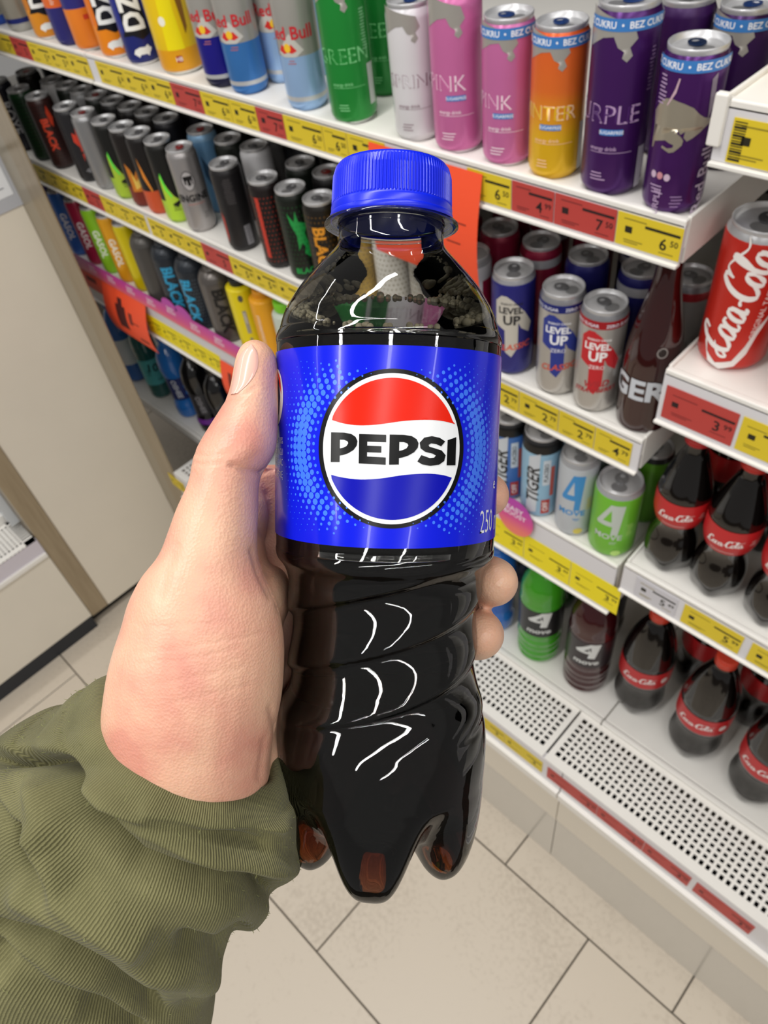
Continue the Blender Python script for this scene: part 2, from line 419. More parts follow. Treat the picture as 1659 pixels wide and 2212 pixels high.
def script_cola():
    """flowing two-word lettering of looped strokes, unit box centred on 0"""
    if SCR: return SCR[0]
    def stroke(pts, w0):
        P = pl(pts, 6); n = len(P); vv = []; ff = []
        for i, p in enumerate(P):
            q0 = P[max(0, i-1)]; q1 = P[min(n-1, i+1)]; dx, dy = q1[0]-q0[0], q1[1]-q0[1]; d = math.hypot(dx, dy)+1e-9
            wd = w0*1.55*(.35+.65*abs(dy)/d)*min(1, .35+4*min(i, n-1-i)/n)
            vv += [(p[0]-dy/d*wd, p[1]+dx/d*wd), (p[0]+dy/d*wd, p[1]-dx/d*wd)]
        for i in range(n-1): ff.append((2*i, 2*i+1, 2*i+3, 2*i+2))
        return vv, ff
    def ringl(cx, cy, rx, ry, t0=0, t1=6.6): return [(cx+rx*math.cos(t0+(t1-t0)*i/12)+.28*ry*math.sin(t0+(t1-t0)*i/12), cy+ry*math.sin(t0+(t1-t0)*i/12)) for i in range(13)]
    parts = []
    def bigc(x): return [(x+.95, 1.55), (x+1.05, 1.95), (x+.75, 2.05), (x+.30, 1.6), (x+.02, .95), (x+.0, .35), (x+.25, .02), (x+.65, .12), (x+1.0, .5)]
    parts.append(stroke(bigc(0), .13)); parts.append(stroke([(.0, .35), (-.35, -.05), (-.5, .25), (-.2, .6), (.4, .9)], .07))
    parts.append(stroke(ringl(1.35, .5, .30, .48), .11)); parts.append(stroke(ringl(2.05, .5, .30, .48, .9, 5.6), .11)); parts.append(stroke(ringl(2.75, .5, .30, .48), .11)); parts.append(stroke([(3.2, .95), (3.08, .4), (3.15, .05), (3.45, .2)], .11))
    parts.append(stroke([(3.45, .55), (3.75, .66), (4.0, .6)], .10))
    parts.append(stroke(bigc(4.1), .13)); parts.append(stroke([(5.05, 1.55), (5.5, 2.1), (6.3, 1.9), (7.2, 1.55), (7.9, 1.75)], .07))
    parts.append(stroke(ringl(5.45, .5, .30, .48), .11)); parts.append(stroke([(5.9, .5), (6.35, 1.3), (6.5, 1.9), (6.28, 2.0), (6.1, 1.2), (6.02, .4), (6.15, .05), (6.4, .25)], .10)); parts.append(stroke(ringl(6.85, .5, .30, .48), .11)); parts.append(stroke([(7.32, .95), (7.2, .4), (7.28, .05), (7.65, .3)], .11))
    v_, f_ = merge(parts)
    x0, x1 = min(p[0] for p in v_), max(p[0] for p in v_); y0, y1 = min(p[1] for p in v_), max(p[1] for p in v_)
    SCR.append(([((x-x0)/(x1-x0)-.5, (y-y0)/(y1-y0)-.5) for x, y in v_], f_))
    return SCR[0]
def draw(t, r, h, arts, rfun=None):
    """arts: (part name, kind, params...) printed on the wall, angle in rad from the side facing the aisle, v as share of height"""
    lay = 0
    for a in arts:
        lay += 1
        kind = a[0]; R = r+0.00016+0.00003*lay
        if kind == 'text':      # text, string, angle, v, size, colour, rot, bold, shear
            _, s, ang, v, size, col = a[:6]
            rot = a[6] if len(a) > 6 else 0.0; bold = a[7] if len(a) > 7 else 0.02; sh = a[8] if len(a) > 8 else 0.0
            sq = a[9] if len(a) > 9 else 1.0
            vf = shift(text_mesh(s, size, bold, sh, sq), ang*r, v*h, rot)
            wrap('lettering', vf, R, mat(col, 0.4, name='print_ink'), t, rfun=rfun)
        elif kind == 'script':  # flowing cola lettering: angle, v, height, width, colour, rot
            _, ang, v, hh, ww, col, rot = a
            sv = script_cola(); sv = ([(x*ww, y*hh) for x, y in sv[0]], sv[1])
            wrap('lettering', shift(sv, ang*r, v*h, rot), R, mat(col, 0.4, name='print_ink'), t, rfun=rfun)
        elif kind == 'rect':    # rect, angle, v, width(m), height(m), colour
            _, ang, v, w_, h_, col = a
            wrap('printed_panel', rect(w_, h_, ang*r, v*h), R, mat(col, 0.35, name='print_ink'), t, rfun=rfun)
        elif kind == 'ell':
            _, ang, v, rx, ry, col = a
            wrap('printed_emblem', ell(rx, ry, ang*r, v*h), R, mat(col, 0.35, name='print_ink'), t, rfun=rfun)
        elif kind == 'poly':    # poly, [(u,v) in share of r and h], colour
            _, pts, col = a[:3]; met = a[3] if len(a) > 3 else 0.0
            wrap('printed_emblem', poly([(u*r, v*h) for u, v in pts]), R, mat(col, 0.32, met, name='print_foil'), t, rfun=rfun)
        elif kind == 'lines':   # small print block: angle, v, width, rows, colour
            _, ang, v, w_, rows, col = a
            vf = merge([rect(w_*random.uniform(.6, 1), 0.0011, ang*r+random.uniform(-.1, .1)*w_, v*h-i*0.0030) for i in range(rows)])
            wrap('small_print', vf, R, mat(col, 0.5, name='print_ink'), t, rfun=rfun)['kind'] = 'stuff'
        elif kind == 'dots':    # dot grid: colour, size
            _, col, ds, v0, v1 = a
            vf = []; nv = int((v1-v0)*h/0.0075)
            for j in range(nv):
                for i in range(-6, 7):
                    u = (i+(0.5 if j % 2 else 0))*0.0062
                    vf.append(ell(ds, ds, u, v0*h+(j+.5)*0.0075, 6))
            wrap('dot_pattern', merge(vf), R, mat(col, 0.4, name='print_ink'), t, rfun=rfun)['kind'] = 'stuff'
# ---- top shelf ------------------------------------------------------------
ZT = 1.316; YR = 0.522
r2, h2 = 0.0262, 0.134
def tx(px, Y=YR, Z=ZT): return x_at(px, Y, Z)
pig = [(-.45,.10),(-.35,.14),(-.1,.16),(.15,.155),(.3,.175),(.36,.15),(.45,.135),(.4,.11),(.3,.09),(.25,.06),(.15,.085),(-.15,.085),(-.22,.06),(-.32,.08)]
bull_strip = [(-1.3,1.0),(.2,.93),(.35,.86),(.15,.82),(.25,.78),(.1,.75),(-.05,.77),(0,.80),(-.2,.82),(-.35,.87),(-.7,.86),(-1.3,.80)]
TALL = 'tall cans on the top shelf'
can('silver can with a blue foot, leftmost on the top shelf', tx(3), YR, ZT, r2, h2, [(0, '2F53B0'), (.12, 'A9A69C'), (.9, '6B6658')], .5, .3, name='energy_drink_can', group=TALL)
can('silver can with a navy ring near its foot, beside the pale orange can', tx(53), YR, ZT, r2, h2, [(0, 'B5B5B0'), (.1, '26327E'), (.16, 'A19C90'), (.9, '8A857A')], .5, .3, name='energy_drink_can', group=TALL)
def dz(label, px, top, bot, txt='DZ', fat=0.0):
    return can(label, tx(px), YR, ZT, r2, h2, [(0, 'E9E9E9'), (.03, bot), (.34, top), (.95, bot)], 0, .35, name='energy_drink_can', group=TALL,
        arts=[('poly', [(-.95,.30),(-.75,.36),(-.7,.98),(.55,.98),(.8,.30),(.2,.26),(-.3,.31)], '15151C'), ('text', 'DZIK', -.05, .66, .030, 'F3F3EF', PI/2, .06, 0, .80), ('poly', [(u*1.25, v+.03) for u, v in pig], 'EFEFEA')])
dz('orange and black can with a white beast, beside the silver can', 112, 'C87A22', 'DE8E20')
can('blue and orange can standing between two orange cans', tx(160), YR, ZT, r2, h2, [(0, '2A2870'), (.42, 'E2692A'), (.85, '2A2870')], 0, .35, name='energy_drink_can', group=TALL, arts=[('lines', -.5, .62, .008, 8, 'F0E0D0')])
can('orange can with navy top on the top shelf', tx(202), YR, ZT, r2, h2, [(0, 'E0E0E0'), (.03, 'E58024'), (.45, '2B2A78'), (.9, '2B2A78')], 0, .35, name='energy_drink_can', group=TALL, arts=[('rect', .2, .36, .009, .007, 'C8402A'), ('lines', -.45, .75, .008, 8, 'F0E0D0')])
dz('black can with orange foot and white beast beside the navy one', 258, 'E8791C', 'F08A14')
dz('black can with navy foot and white beast beside the yellow can', 316, '1D2A86', '1A2470')
can('wide yellow can with a small red badge on the top shelf', tx(400, YR+.006), YR+.006, ZT, .033, .168, [(0, 'E6E6E2'), (.03, 'E9A313'), (.2, 'EBC514'), (.75, 'E6B418')], 0, .32, name='energy_drink_can', group=TALL,
    arts=[('poly', [(-.55,.2),(-.45,.6),(-.5,1.0),(.2,1.0),(.15,.5),(.25,.2)], 'F2DE10'), ('rect', -.12, .13, .0085, .0085, 'A8261A'), ('ell', -.45, .42, .005, .006, 'F4F1E0'), ('text', 'Z', -.25, .72, .011, '2A2614'), ('poly', [(.45,.3),(.6,.35),(.75,.9),(.4,1.0),(.3,.7)], '8A5E20'), ('text', 'HB', -.12, .13, .0055, 'F3E8E0')])
rb_g = 'slim silver cans in a row on the top shelf'
def rb(label, px, low, txtang, Y=YR, foot='C9CACB', base=None):
    base = base or low
    return can(label, tx(px, Y), Y, ZT, r2, h2, [(0, base), (.09, foot), (.13, low), (.47, 'A9A6A0'), (.9, 'A9A6A0')], .35, .3, name='energy_drink_can', group=rb_g,
        arts=[('poly', [(-1.2,.50),(-.4,.66),(.2,.52),(-.2,.47),(-.9,.47)], 'C2BFB8'), ('text', 'Red Bull', txtang, .66, .0135, 'C6232E', 0, .03),
              ('poly', [(txtang-.62,.52),(txtang-.40,.575),(txtang-.15,.53),(txtang+.1,.575),(txtang+.35,.52),(txtang+.1,.50),(txtang-.1,.51),(txtang-.35,.495)], 'D2302A'), ('ell', txtang-.12, .545, .0045, .005, 'F2C12E'),
              ('lines', txtang, .44, .012, 2, 'B06A72')])
rb('slim silver can with a dark blue lower half beside the yellow can', 488, '211C8E', -.45, base='15163C')
rb('slim silver can with a mid blue lower half on the top shelf', 543, '3C79BE', -.40)
rb('slim can with pale blue lower half set back beside the blue one', 618, '9CBDE6', .0, YR+.042)
rb('slim can with pale blue lower half next to the green can', 668, '9CBDE6', -.48)
r3, h3 = 0.0285, 0.157
def flav(label, px, stops, word, Y=YR, r=r2, h=h2, ink='F0D8E4', linear=False, metal=.25, ang=-.45, zero=True, band=True, extra=(), turn=0, v=.46):
    arts = [('poly', bull_strip, 'B9B5AE', .5), ('text', word, ang, v+.02, .0135*(h/h2), ink, 0, -.004), ('text', word, ang-.02, v+.02, .0135*(h/h2)*.9, stops[-1][1] if not linear else stops[0][1], 0, -.012)]
    if zero: arts += [('rect', ang+.42, v-.075, .021, .0052, '3C7CC2'), ('text', 'SUGARFREE', ang+.42, v-.075, .0030, 'F4F4F8', 0, .01)]
    arts += [('rect', -.1, .27, .040, .0005, ink), ('text', 'energy drink', -.35, .29, .0035, ink), ('lines', -.45, .15, .016, 3, ink)]
    if band: arts += [('rect', 0, .925, r*2.6, .0095, '3C7CC2'), ('text', 'BEZ CUKRU  •  BEZ CUKRU  •', 0, .925, .0050, 'F2F4FA', 0, .03)]
    return can(label, tx(px, Y), Y, ZT, r, h, stops, metal, .28, linear, arts+list(extra), '2A4A8A', turn, 'energy_drink_can', TALL)
flav('bright green can with pale lettering on the top shelf', 768, [(0, 'D8DCD8'), (.02, '1F8A36'), (.9, '1F8A36')], 'GREEN', r=r3, h=h3, ink='7FCF8A', zero=False, band=False, ang=-.25, extra=[('rect', 1.0, .26, .011, .044, 'C9CEC9'), ('lines', .85, .75, .008, 14, '8FCF9A')])
flav('green can set back in the shadow behind the white can', 838, [(0, '1B7A30'), (.9, '1B7A30')], 'GREEN', Y=.59, r=r3, h=h3, ink='6FBF7A', zero=False, band=False)  # green darkened to stand in for the shade behind the white can
flav('white can with grey outlined lettering between green and pink cans', 905, [(0, 'D9D7DA'), (.9, 'DAD8DC')], 'SPRING', ink='9C8890', zero=False, band=False, ang=-.10, metal=.1)
flav('taller pink can beside the white can', 993, [(0, 'E8DCE4'), (.02, 'CE6FA6'), (.9, 'CE6FA6')], 'PINK', ang=-.5, h=.150, r=.0272, band=False)
flav('shorter pink can with a blue ring under its lid', 1096, [(0, 'E8DCE4'), (.02, 'CB6FA6'), (.9, 'CB6FA6')], 'PINK', ang=-.62)
flav('orange can fading to yellow at its foot', 1196, [(0, 'E6B81C'), (.30, 'E9B51E'), (.62, 'E8722A'), (1, 'E4602A')], 'WINTER', ink='F2C79A', linear=True, ang=-.65, extra=[('rect', 1.15, .22, .008, .045, 'C9C7B8')])
flav('tall dark purple can with outlined lettering', 1316, [(0, '4A1F66'), (.9, '4A1F66')], 'PURPLE', r=r3, h=h3, ink='B99AC0', ang=-.55, metal=.5, extra=[('rect', 1.05, .16, .009, .038, 'C2BCC8'), ('lines', 1.0, .8, .007, 12, '9A7AA8')])
bullp = []
for bx_, by_ in ((560,1250),(570,1150),(588,1000),(592,870),(640,770),(700,705),(760,690),(900,730),(990,770),(1050,840),(1100,885),(1172,912),(1150,960),(1100,1000),(1060,1040),(990,1090),(935,1120),(900,1080),(915,1015),(865,1048),(838,1000),(832,1040),(870,1070),(897,1110),(885,1160),(845,1200),(800,1240),(750,1255),(665,1215),(675,1190),(730,1210),(785,1195),(798,1165),(750,1150),(705,1128),(630,1155),(590,1175),(572,1250)):
    q_ = max(-.98, min(.98, (bx_-(995-.1335*(by_-240)))/345.0)); bullp.append((math.asin(q_), (2000-by_)/1760.0))
can('dark purple can with a large silver bull at the shelf corner', tx(1452), YR-.003, ZT, .0268, .134, [(0, '4E2068'), (.9, '4E2068')], .55, .25, name='energy_drink_can', group=TALL, tab='1F3358',
    arts=[('rect', 0, .925, .0272*2.7, .0092, '3C7CC2'), ('text', '•  BEZ CUKRU  •  BEZ CUKRU', -.25, .925, .0050, 'F2F4FA', 0, .03), ('poly', bullp, 'BFB6A4', .75),
          ('poly', [(-.45,.80),(-.38,.86),(-.33,.86),(-.40,.78),(-.62,.70),(-.66,.70)], 'C8A8B4'), ('poly', [(.62,.85),(.78,.88),(.85,.70),(.72,.60)], 'A69AA8', .5), ('lines', -.95, .86, .010, 8, 'B79CC0'),
          ('ell', -.75, .27, .0028, .0032, 'C9B0C6'), ('ell', -.50, .27, .0028, .0032, 'C98A94'), ('ell', -.25, .265, .0028, .0032, 'C9B0C6'), ('lines', -.55, .20, .016, 3, 'B79CC0'),
          ('text', 'Red Bull', 1.0, .22, .0125, 'C9B8CE', PI/2, .02), ('text', 'PURPLE', -.5, .08, .006, 'B79CC0', PI/2), ('lines', .15, .14, .01, 4, '9A7AA8')])
flav('purple can set back half hidden by the juice shelf', 1548, [(0, '3C1A54'), (.9, '3C1A54')], 'PURPLE', Y=.60, r=.0272, ink='9A7AA8', metal=.5)  # purple darkened to imitate the shade of the second row
# second row of the top shelf; shadow is put into their darker colours
for px, col in ((505, '26307E'), (700, '8FAFD6'), (930, '1B7A30'), (1435, '3C1A54')):
    can('purple or blue can standing in the shade of the second row', tx(px, .60), .60, ZT, r2, h2, [(0, col), (.9, col)], .3, .35, name='energy_drink_can', group='second row of cans on the top shelf')['label'] = {'26307E': 'blue can in the second row behind the slim silver cans', '8FAFD6': 'pale blue can in the second row beside the green can', '1B7A30': 'green can in the second row behind the white can', 'B05F90': 'pink can in the second row behind the orange can'}.get(col, 'purple can in the second row behind the tall purple can' if px < 1300 else 'purple can in the second row behind the corner can')
# ---- second shelf: small cans with dark rows behind ------------------------
Z2 = 1.10; h5 = 0.142
def sx(px, Y=YR): return x_at(px, Y, Z2)
star = [(-.35,.70),(-.1,.66),(.05,.80),(.18,.66),(.5,.66),(.28,.52),(.45,.36),(.12,.46),(-.15,.30),(-.12,.50),(-.42,.58)]
zigx = [(-.55,.80),(-.2,.70),(-.05,.82),(.05,.70),(.55,.66),(.3,.56),(.45,.44),(.62,.40),(.5,.34),(.7,.22),(.3,.30),(.1,.34),(.2,.42),(.05,.46),(-.2,.38),(-.18,.55),(-.4,.66)]
claw = [(-.75,.62),(-.55,.55),(-.35,.45),(-.1,.36),(.2,.30),(.35,.24),(.25,.05),(-.8,.05),(-.8,.5)]
flame = [(-.8,.60),(-.5,.52),(-.35,.42),(-.1,.50),(.05,.38),(.3,.45),(.4,.30),(.3,.22),(-.8,.22)]
SM = 'small cans on the second shelf'
row2 = []
def small(label, px, stops, arts=(), Y=YR, tab='77777A', metal=.3, rough=.35, r=r2, linear=False, h=h5):
    row2.append((px, Y)); return can(label, sx(px, Y), Y, Z2, r, h, stops, metal, rough, linear, arts, tab, 0, 'energy_drink_can', SM)
small('black can with white upright lettering next to the brown post', 58, [(0, '1B1A2A'), (.9, '1B1A2A')], [('text', 'ROYE', -.1, .5, .019, 'D8D8DC', -PI/2, .03)], metal=0)
small('dark green speckled can near the brown post', 104, [(0, '0E2414'), (.9, '12351C')], [('dots', '2A5A34', .0011, .05, .9)], metal=0)
small('dark brown can with orange-red ragged lettering', 143, [(0, '2A1616'), (.9, '341A18')], [('dots', '553029', .0011, .05, .9), ('text', 'BLACK', -.25, .50, .0145, 'D2442A', -PI/2, .06), ('poly', [(.1,.8),(.3,.9),(.5,.72),(.3,.6),(.15,.65)], 'C23E26')], metal=0)
small('white can with red streaks between two dark cans', 170, [(0, 'DADADC'), (.9, 'DADADC')], [('poly', [(-.6,.62),(-.3,.5),(-.1,.55),(0,.35),(.2,.3),(-.1,.25),(-.3,.42)], 'C53430')], Y=.575, metal=0)
small('black can with a red star and a grey foot', 203, [(0, '1A1A1E'), (.2, '1D1C20'), (.9, '1D1C20')], [('poly', star, 'D23F2B'), ('lines', 0, .19, .018, 3, 'B8B8BC'), ('rect', -.1, .42, .012, .004, '2A1A1A')], metal=0)
small('plain silver can beside the black star can', 240, [(0, 'A7A7A9'), (.9, 'A7A7A9')], [('lines', .3, .25, .01, 5, '6A6A70')], tab='B33A3A', metal=.8)
def clawcan(label, px, lo, hi, ink, Y=YR):
    small(label, px, [(0, hi), (.06, hi), (.07, hi), (.30, '141412'), (.9, '141412')], [('poly', claw, hi), ('poly', [(-.62,.66),(-.48,.50),(-.2,.36),(-.3,.34),(-.6,.45),(-.72,.6)], lo), ('lines', -.1, .24, .014, 4, ink), ('poly', [(-.35,.26),(.2,.30),(.45,.36),(.3,.28),(0,.22),(-.3,.235)], '101010')], metal=.1)
clawcan('black can with a lime flash beside the silver can', 283, '5CE04A', 'A9C63A', '22301A')
small('black can with orange flames and a dark red foot', 320, [(0, '7A2A1C'), (.28, '1A1412'), (.9, '1A1412')], [('poly', flame, 'C97A28'), ('poly', [(-.5,.48),(-.3,.35),(0,.42),(.15,.3),(-.5,.25)], 'E3C25A')], metal=.1)
small('black can with an orange streak and an orange-red foot', 354, [(0, 'D2562E'), (.32, '171313'), (.9, '171313')], [('poly', [(-.8,.75),(-.55,.55),(-.3,.33),(-.4,.31),(-.75,.5)], 'E08A32')], metal=.1)
clawcan('black can with a green flash beside the silver masked can', 394, '6AF04A', 'B4D63C', '22301A')
small('silver can with a masked black face', 440, [(0, 'B4B0B0'), (.9, 'B4B0B0')], [('ell', -.12, .66, .0115, .0175, '5A5658'), ('ell', -.12, .66, .0098, .0155, 'B4B0B0'), ('poly', [(-.42,.72),(.2,.72),(.17,.62),(-.1,.60),(-.36,.63)], '141214'), ('text', 'ENGINE', -.1, .45, .0115, '121214', 0, .05), ('rect', 0, .375, .03, .0012, 'C68A80'), ('lines', .5, .25, .01, 4, '7A7676')], tab='C24040', metal=.75)
small('pale blue can set back beside the masked silver can', 480, [(0, '6FA0CC'), (.9, '8CB6DA')], [('poly', [(-.5,.75),(-.1,.6),(.1,.4),(-.2,.35),(-.5,.5)], '33506E')], Y=.575, tab='C24040')
small('black can with grey small print and a pale code box', 530, [(0, '1E1C1E'), (.9, '1E1C1E')], [('lines', -.15, .88, .018, 14, '4A4648'), ('rect', .45, .20, .012, .034, '8E8C90'), ('poly', [(-1.2,.5),(-1.0,.42),(-1.02,.2),(-1.2,.1)], 'C03A30'), ('lines', .45, .30, .010, 10, '5C5A5E')], metal=.15)
small('white can with red shards behind the black print can', 590, [(0, 'DCDCE0'), (.9, 'DCDCE0')], [('poly', [(-.8,.66),(-.5,.58),(-.55,.50),(-.3,.45),(-.2,.3),(0,.2),(-.4,.3),(-.7,.5)], 'C2332E')], Y=.578, metal=.1)
small('black can with red dots and a red band', 610, [(0, '1A1212'), (.9, '1A1212')], [('dots', '8A2E22', .0013, .08, .92), ('rect', -.75, .5, .007, .10, 'C23A28')], metal=.1)
small('black can with green dots and a jagged green emblem', 665, [(0, '11150F'), (.9, '10160F')], [('dots', '1E4A28', .0013, .04, .92), ('poly', zigx, '259A48'), ('text', 'BLACK', .1, .13, .009, '259A48', 0, .05)], metal=.1)
small('black can with orange ragged lettering beside the blue cap', 722, [(0, '17130E'), (.9, '17130E')], [('dots', '6A4A1A', .0013, .05, .92), ('text', 'BLACK', -.35, .48, .018, 'E0962A', -PI/2, .05)], metal=.1)
small('crimson can with a white collar left of the blue can', 1022, [(0, '9C1C40'), (.80, 'C9C9CE'), (.93, '8A8A8E')], [('rect', .45, .45, .006, .10, 'C9C6CE'), ('text', 'M', -.1, .72, .012, 'E8E0E4', 0, .05), ('rect', -.1, .5, .010, .035, '8A1638')], metal=.25)
tee = [(-.85,.78),(-.55,.84),(-.3,.84),(0,.80),(.55,.68),(.95,.55),(.8,.46),(.4,.52),(.25,.58),(.25,.32),(-.05,.22),(-.35,.27),(-.38,.5),(-.85,.55)]
def level(label, px, stops, tcol, ink, zero, band=None, Y=YR, r=.0268, tail='D2553A'):
    arts = [('poly', tee, tcol, .2), ('text', 'LEVEL', -.1, .70, .0085, ink, 0, .05), ('text', 'UP', -.05, .605, .0125, ink, 0, .05), ('text', 'ENERGY DRINK', -.05, .765, .0028, ink)]
    if zero: arts += [('text', 'ZERO', -.05, .50, .0052, ink, 0, 0)]
    arts += [('text', 'CLASSIC' if px < 1250 else 'WILD', .05, .33, .0085, tail, .12, .03, .3)]
    if px > 1250: arts += [('text', 'STRAWBERRY', 0, .26, .006, tail, .1, .03, .3)]
    if band: arts += [('text', 'ZERO SUGAR     ZERO SUGAR', 0, .895, .0040, 'E4E6F2', 0, .02)]
    return can(label, sx(px, Y), Y, Z2, r, h5, stops, .6 if zero else .3, .28, False, arts, '77777A', 0, 'energy_drink_can', 'cans of one kind right of the blue bottle')
level('dark blue can with a white tee emblem beside the hand-held bottle', 1106, [(0, '2B2A7C'), (.94, '9A9A9E')], 'C9C4BA', '1D1D22', False)
level('silver can with a blue ring and a blue tee emblem', 1202, [(0, 'BDB9B4'), (.86, '2B3388'), (.93, '9A9A9E')], '2B3A92', 'F0F0F4', True, True)
level('silver can with a red ring and a red tee emblem', 1282, [(0, 'BDB9B4'), (.86, 'C22A32'), (.93, '9A9A9E')], 'C8262E', 'F4F0F0', True, True, tail='B0262C')
# rows behind: lids show above the front row; dark bodies stand in for shade
rown = {}
for Yq in (.575, .625, .68):
    x = -1.50
    while x < -0.56:
        if not any(abs(x-sx(p, q)) < .050 and abs(q-Yq) < .048 for p, q in row2):
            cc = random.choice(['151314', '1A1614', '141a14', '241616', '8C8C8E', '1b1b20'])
            rown[Yq] = rown.get(Yq, 0)+1
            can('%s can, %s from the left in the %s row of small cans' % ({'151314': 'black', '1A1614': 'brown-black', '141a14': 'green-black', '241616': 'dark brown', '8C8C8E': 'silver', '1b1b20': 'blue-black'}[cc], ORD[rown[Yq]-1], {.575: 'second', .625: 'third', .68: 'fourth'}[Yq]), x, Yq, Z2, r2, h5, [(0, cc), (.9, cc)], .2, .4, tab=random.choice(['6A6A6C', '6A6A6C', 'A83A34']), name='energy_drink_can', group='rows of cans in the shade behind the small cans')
        x += .0475+random.uniform(0, .004)
back = [(-.500, .578, '8A1A38'), (-.450, .578, '8A1A38'), (-.398, .578, '8A1A38'), (-.345, .580, '232368'), (-.292, .588, '232368'), (-.47, .625, '7A1630'), (-.42, .625, '7A1630'), (-.37, .630, '7A1630'), (-.318, .632, '1c1c58')]  # crimson and blue darken row by row to stand in for shade
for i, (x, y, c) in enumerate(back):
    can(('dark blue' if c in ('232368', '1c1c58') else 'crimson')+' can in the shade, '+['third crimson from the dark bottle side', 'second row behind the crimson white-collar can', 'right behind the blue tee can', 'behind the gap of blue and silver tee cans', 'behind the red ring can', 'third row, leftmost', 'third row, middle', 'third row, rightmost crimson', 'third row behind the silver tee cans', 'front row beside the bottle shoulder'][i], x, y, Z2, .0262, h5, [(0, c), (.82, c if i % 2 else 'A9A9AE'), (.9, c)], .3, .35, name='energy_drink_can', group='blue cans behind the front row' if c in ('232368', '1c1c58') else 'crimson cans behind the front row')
can('red-topped can standing between the red ring can and the dark bottle', -.249, .60, Z2, .0262, h5, [(0, '9A9694'), (.86, 'A82830'), (.93, '8A8A8E')], .4, .3, name='energy_drink_can')
for i, px in enumerate((790, 862, 935)):  # added fillers; pale colours brighten the view through the bottle shoulder
    small(['gold', 'white', 'silver'][i]+' filler can added behind the hand-held bottle to brighten its shoulder', px, [(0, ['C9A650', 'D9D6CE', 'B9B4AA'][i]), (.9, ['C9A650', 'D9D6CE', 'B9B4AA'][i])], [('dots', '8A7A5A', .0013, .05, .92)], metal=.1)
# ---- bottles ---------------------------------------------------------------
def rad_at(prof, z):
    for (r0, z0), (r1, z1) in zip(prof, prof[1:]):
        if z0 <= z <= z1 and z1 > z0: return r0+(r1-r0)*(z-z0)/(z1-z0)
    return prof[-1][0]
def bottle(label, X, Y, Z, prof, bodym, capc, capr, caph, labels=(), arts=(), name='drink_bottle', group=None, modr=None, turn=0.0, neck=None, cap_rough=.35):
    """labels: (z0, z1, material, name)"""
    P = pl(prof); H = prof[-1][1]
    t = thing(name, label, 'bottle', (X*S, Y*S, Z*S+0.0003), face_cam(X, Y, turn), group)
    link('body', lathe(P, 36, True, True, name='body', modr=modr), bodym, t)
    for (z0, z1, lm, ln) in labels:
        pr = [(rad_at(P, z0+(z1-z0)*k/8)+0.0006, z0+(z1-z0)*k/8) for k in range(9)]
        link(ln, lathe(pr, 36, False, False, name=ln), lm, t)
    if capc:
        n = 48
        cp = lathe([(capr*.92, 0), (capr, .0006), (capr, caph*.28), (capr*.985, caph*.30), (capr, caph*.33), (capr*.98, caph*.93), (capr*.88, caph)], n, True, True, name='cap', modr=lambda r, z, a: r*(1+(.018 if int(round(a/(2*PI)*n)) % 2 else 0)) if z > caph*.3 else r)
        link('cap', cp, mat(capc, cap_rough, name='cap_plastic'), t, (0, 0, H-caph*.75))
    if arts: draw(t, arts[0], H, arts[1], rfun=(lambda z: rad_at(P, z)+.0009))
    return t
cola = mat('0A0605', 0.08, name='cola_in_plastic', coat=.6)
redlab = mat('BE2226', 0.35, name='red_label')
# dark red glass bottle at the corner of the second shelf
GP = [(.026, 0), (.0305, .004), (.031, .03), (.031, .08), (.030, .105), (.024, .14), (.0165, .175), (.0135, .20), (.0130, .235)]
bottle('dark red bottle with bold white lettering at the shelf corner', sx(1386)-.004, YR+.006, Z2, GP, mat('35080A', 0.06, name='dark_red_glass', coat=.8, trans=.25), '2A0A0A', .014, .014,
    arts=(.031, [('text', 'TIGER', -.92, .27, .026, 'C9CDD4', 0, .05), ('ell', .32, .49, .0062, .0062, '8A8480'), ('ell', .32, .49, .0048, .0048, '2A2220')]), name='glass_bottle')
# ---- third shelf -----------------------------------------------------------
Z3 = 0.905; h6 = 0.160
def s3(px, Y=YR): return x_at(px, Y, Z3)
SL = 'slim bright cans at the left of the third shelf'
for px, col, lab, ink in ((150, '4A3A8E', 'violet slim can with white lettering beside the brown post', 'D8D4E8'), (180, '3A6FC4', 'blue slim can with white lettering', 'E4E6EE'), (216, 'A82448', 'crimson slim can with white lettering', 'E8DCE0'), (250, '8FCB2A', 'lime green slim can with white lettering', 'E8F0DC'), (284, 'E3A21E', 'orange slim can with brown and white lettering', 'E9E2D2'), (318, 'D8C40E', 'yellow slim can with a grey code box', 'B9B6A0')):
    tt = can(lab, s3(px), YR, Z3, .0238, h6, [(0, col), (.92, col)], .15, .3, name='energy_drink_can', group=SL, arts=[('text', 'GASOL', -.45, .48, .015, ink, -PI/2, .05), ('lines', .5, .4, .008, 6, ink)] if px < 300 else [('rect', .2, .18, .014, .030, ink)])
GB = [(.028, 0), (.0325, .006), (.033, .02), (.033, .120), (.031, .140), (.024, .152), (.016, .157), (.016, .164)]
gm = lambda c: mat(c, .3, .5, name='metal_bottle')
sk = mat('2C3138', .35, .3, name='dark_scale', noise=.5, nscale=300)  # dark blue-grey with random mottling
bottle('plain dark grey bottle next to the yellow slim can', s3(358), YR, Z3, GB, mat('55524F', .35, .4, name='grey_metal'), '2A2A2C', .015, .010)
for px, lab in ((402, 'dark scaly bottle with broad cyan lettering'), (452, 'dark scaly bottle with narrow cyan lettering next to the grey one')):
    bottle(lab, s3(px), YR, Z3, GB, sk, '26282C', .015, .010, arts=(.033, [('text', 'BLACK', -.35 if px < 420 else -.75, .42, .022, '2A9CC8', -PI/2, .06), ('dots', '46525C', .0016, .05, .75)]), group='dark scaly bottles with cyan lettering')
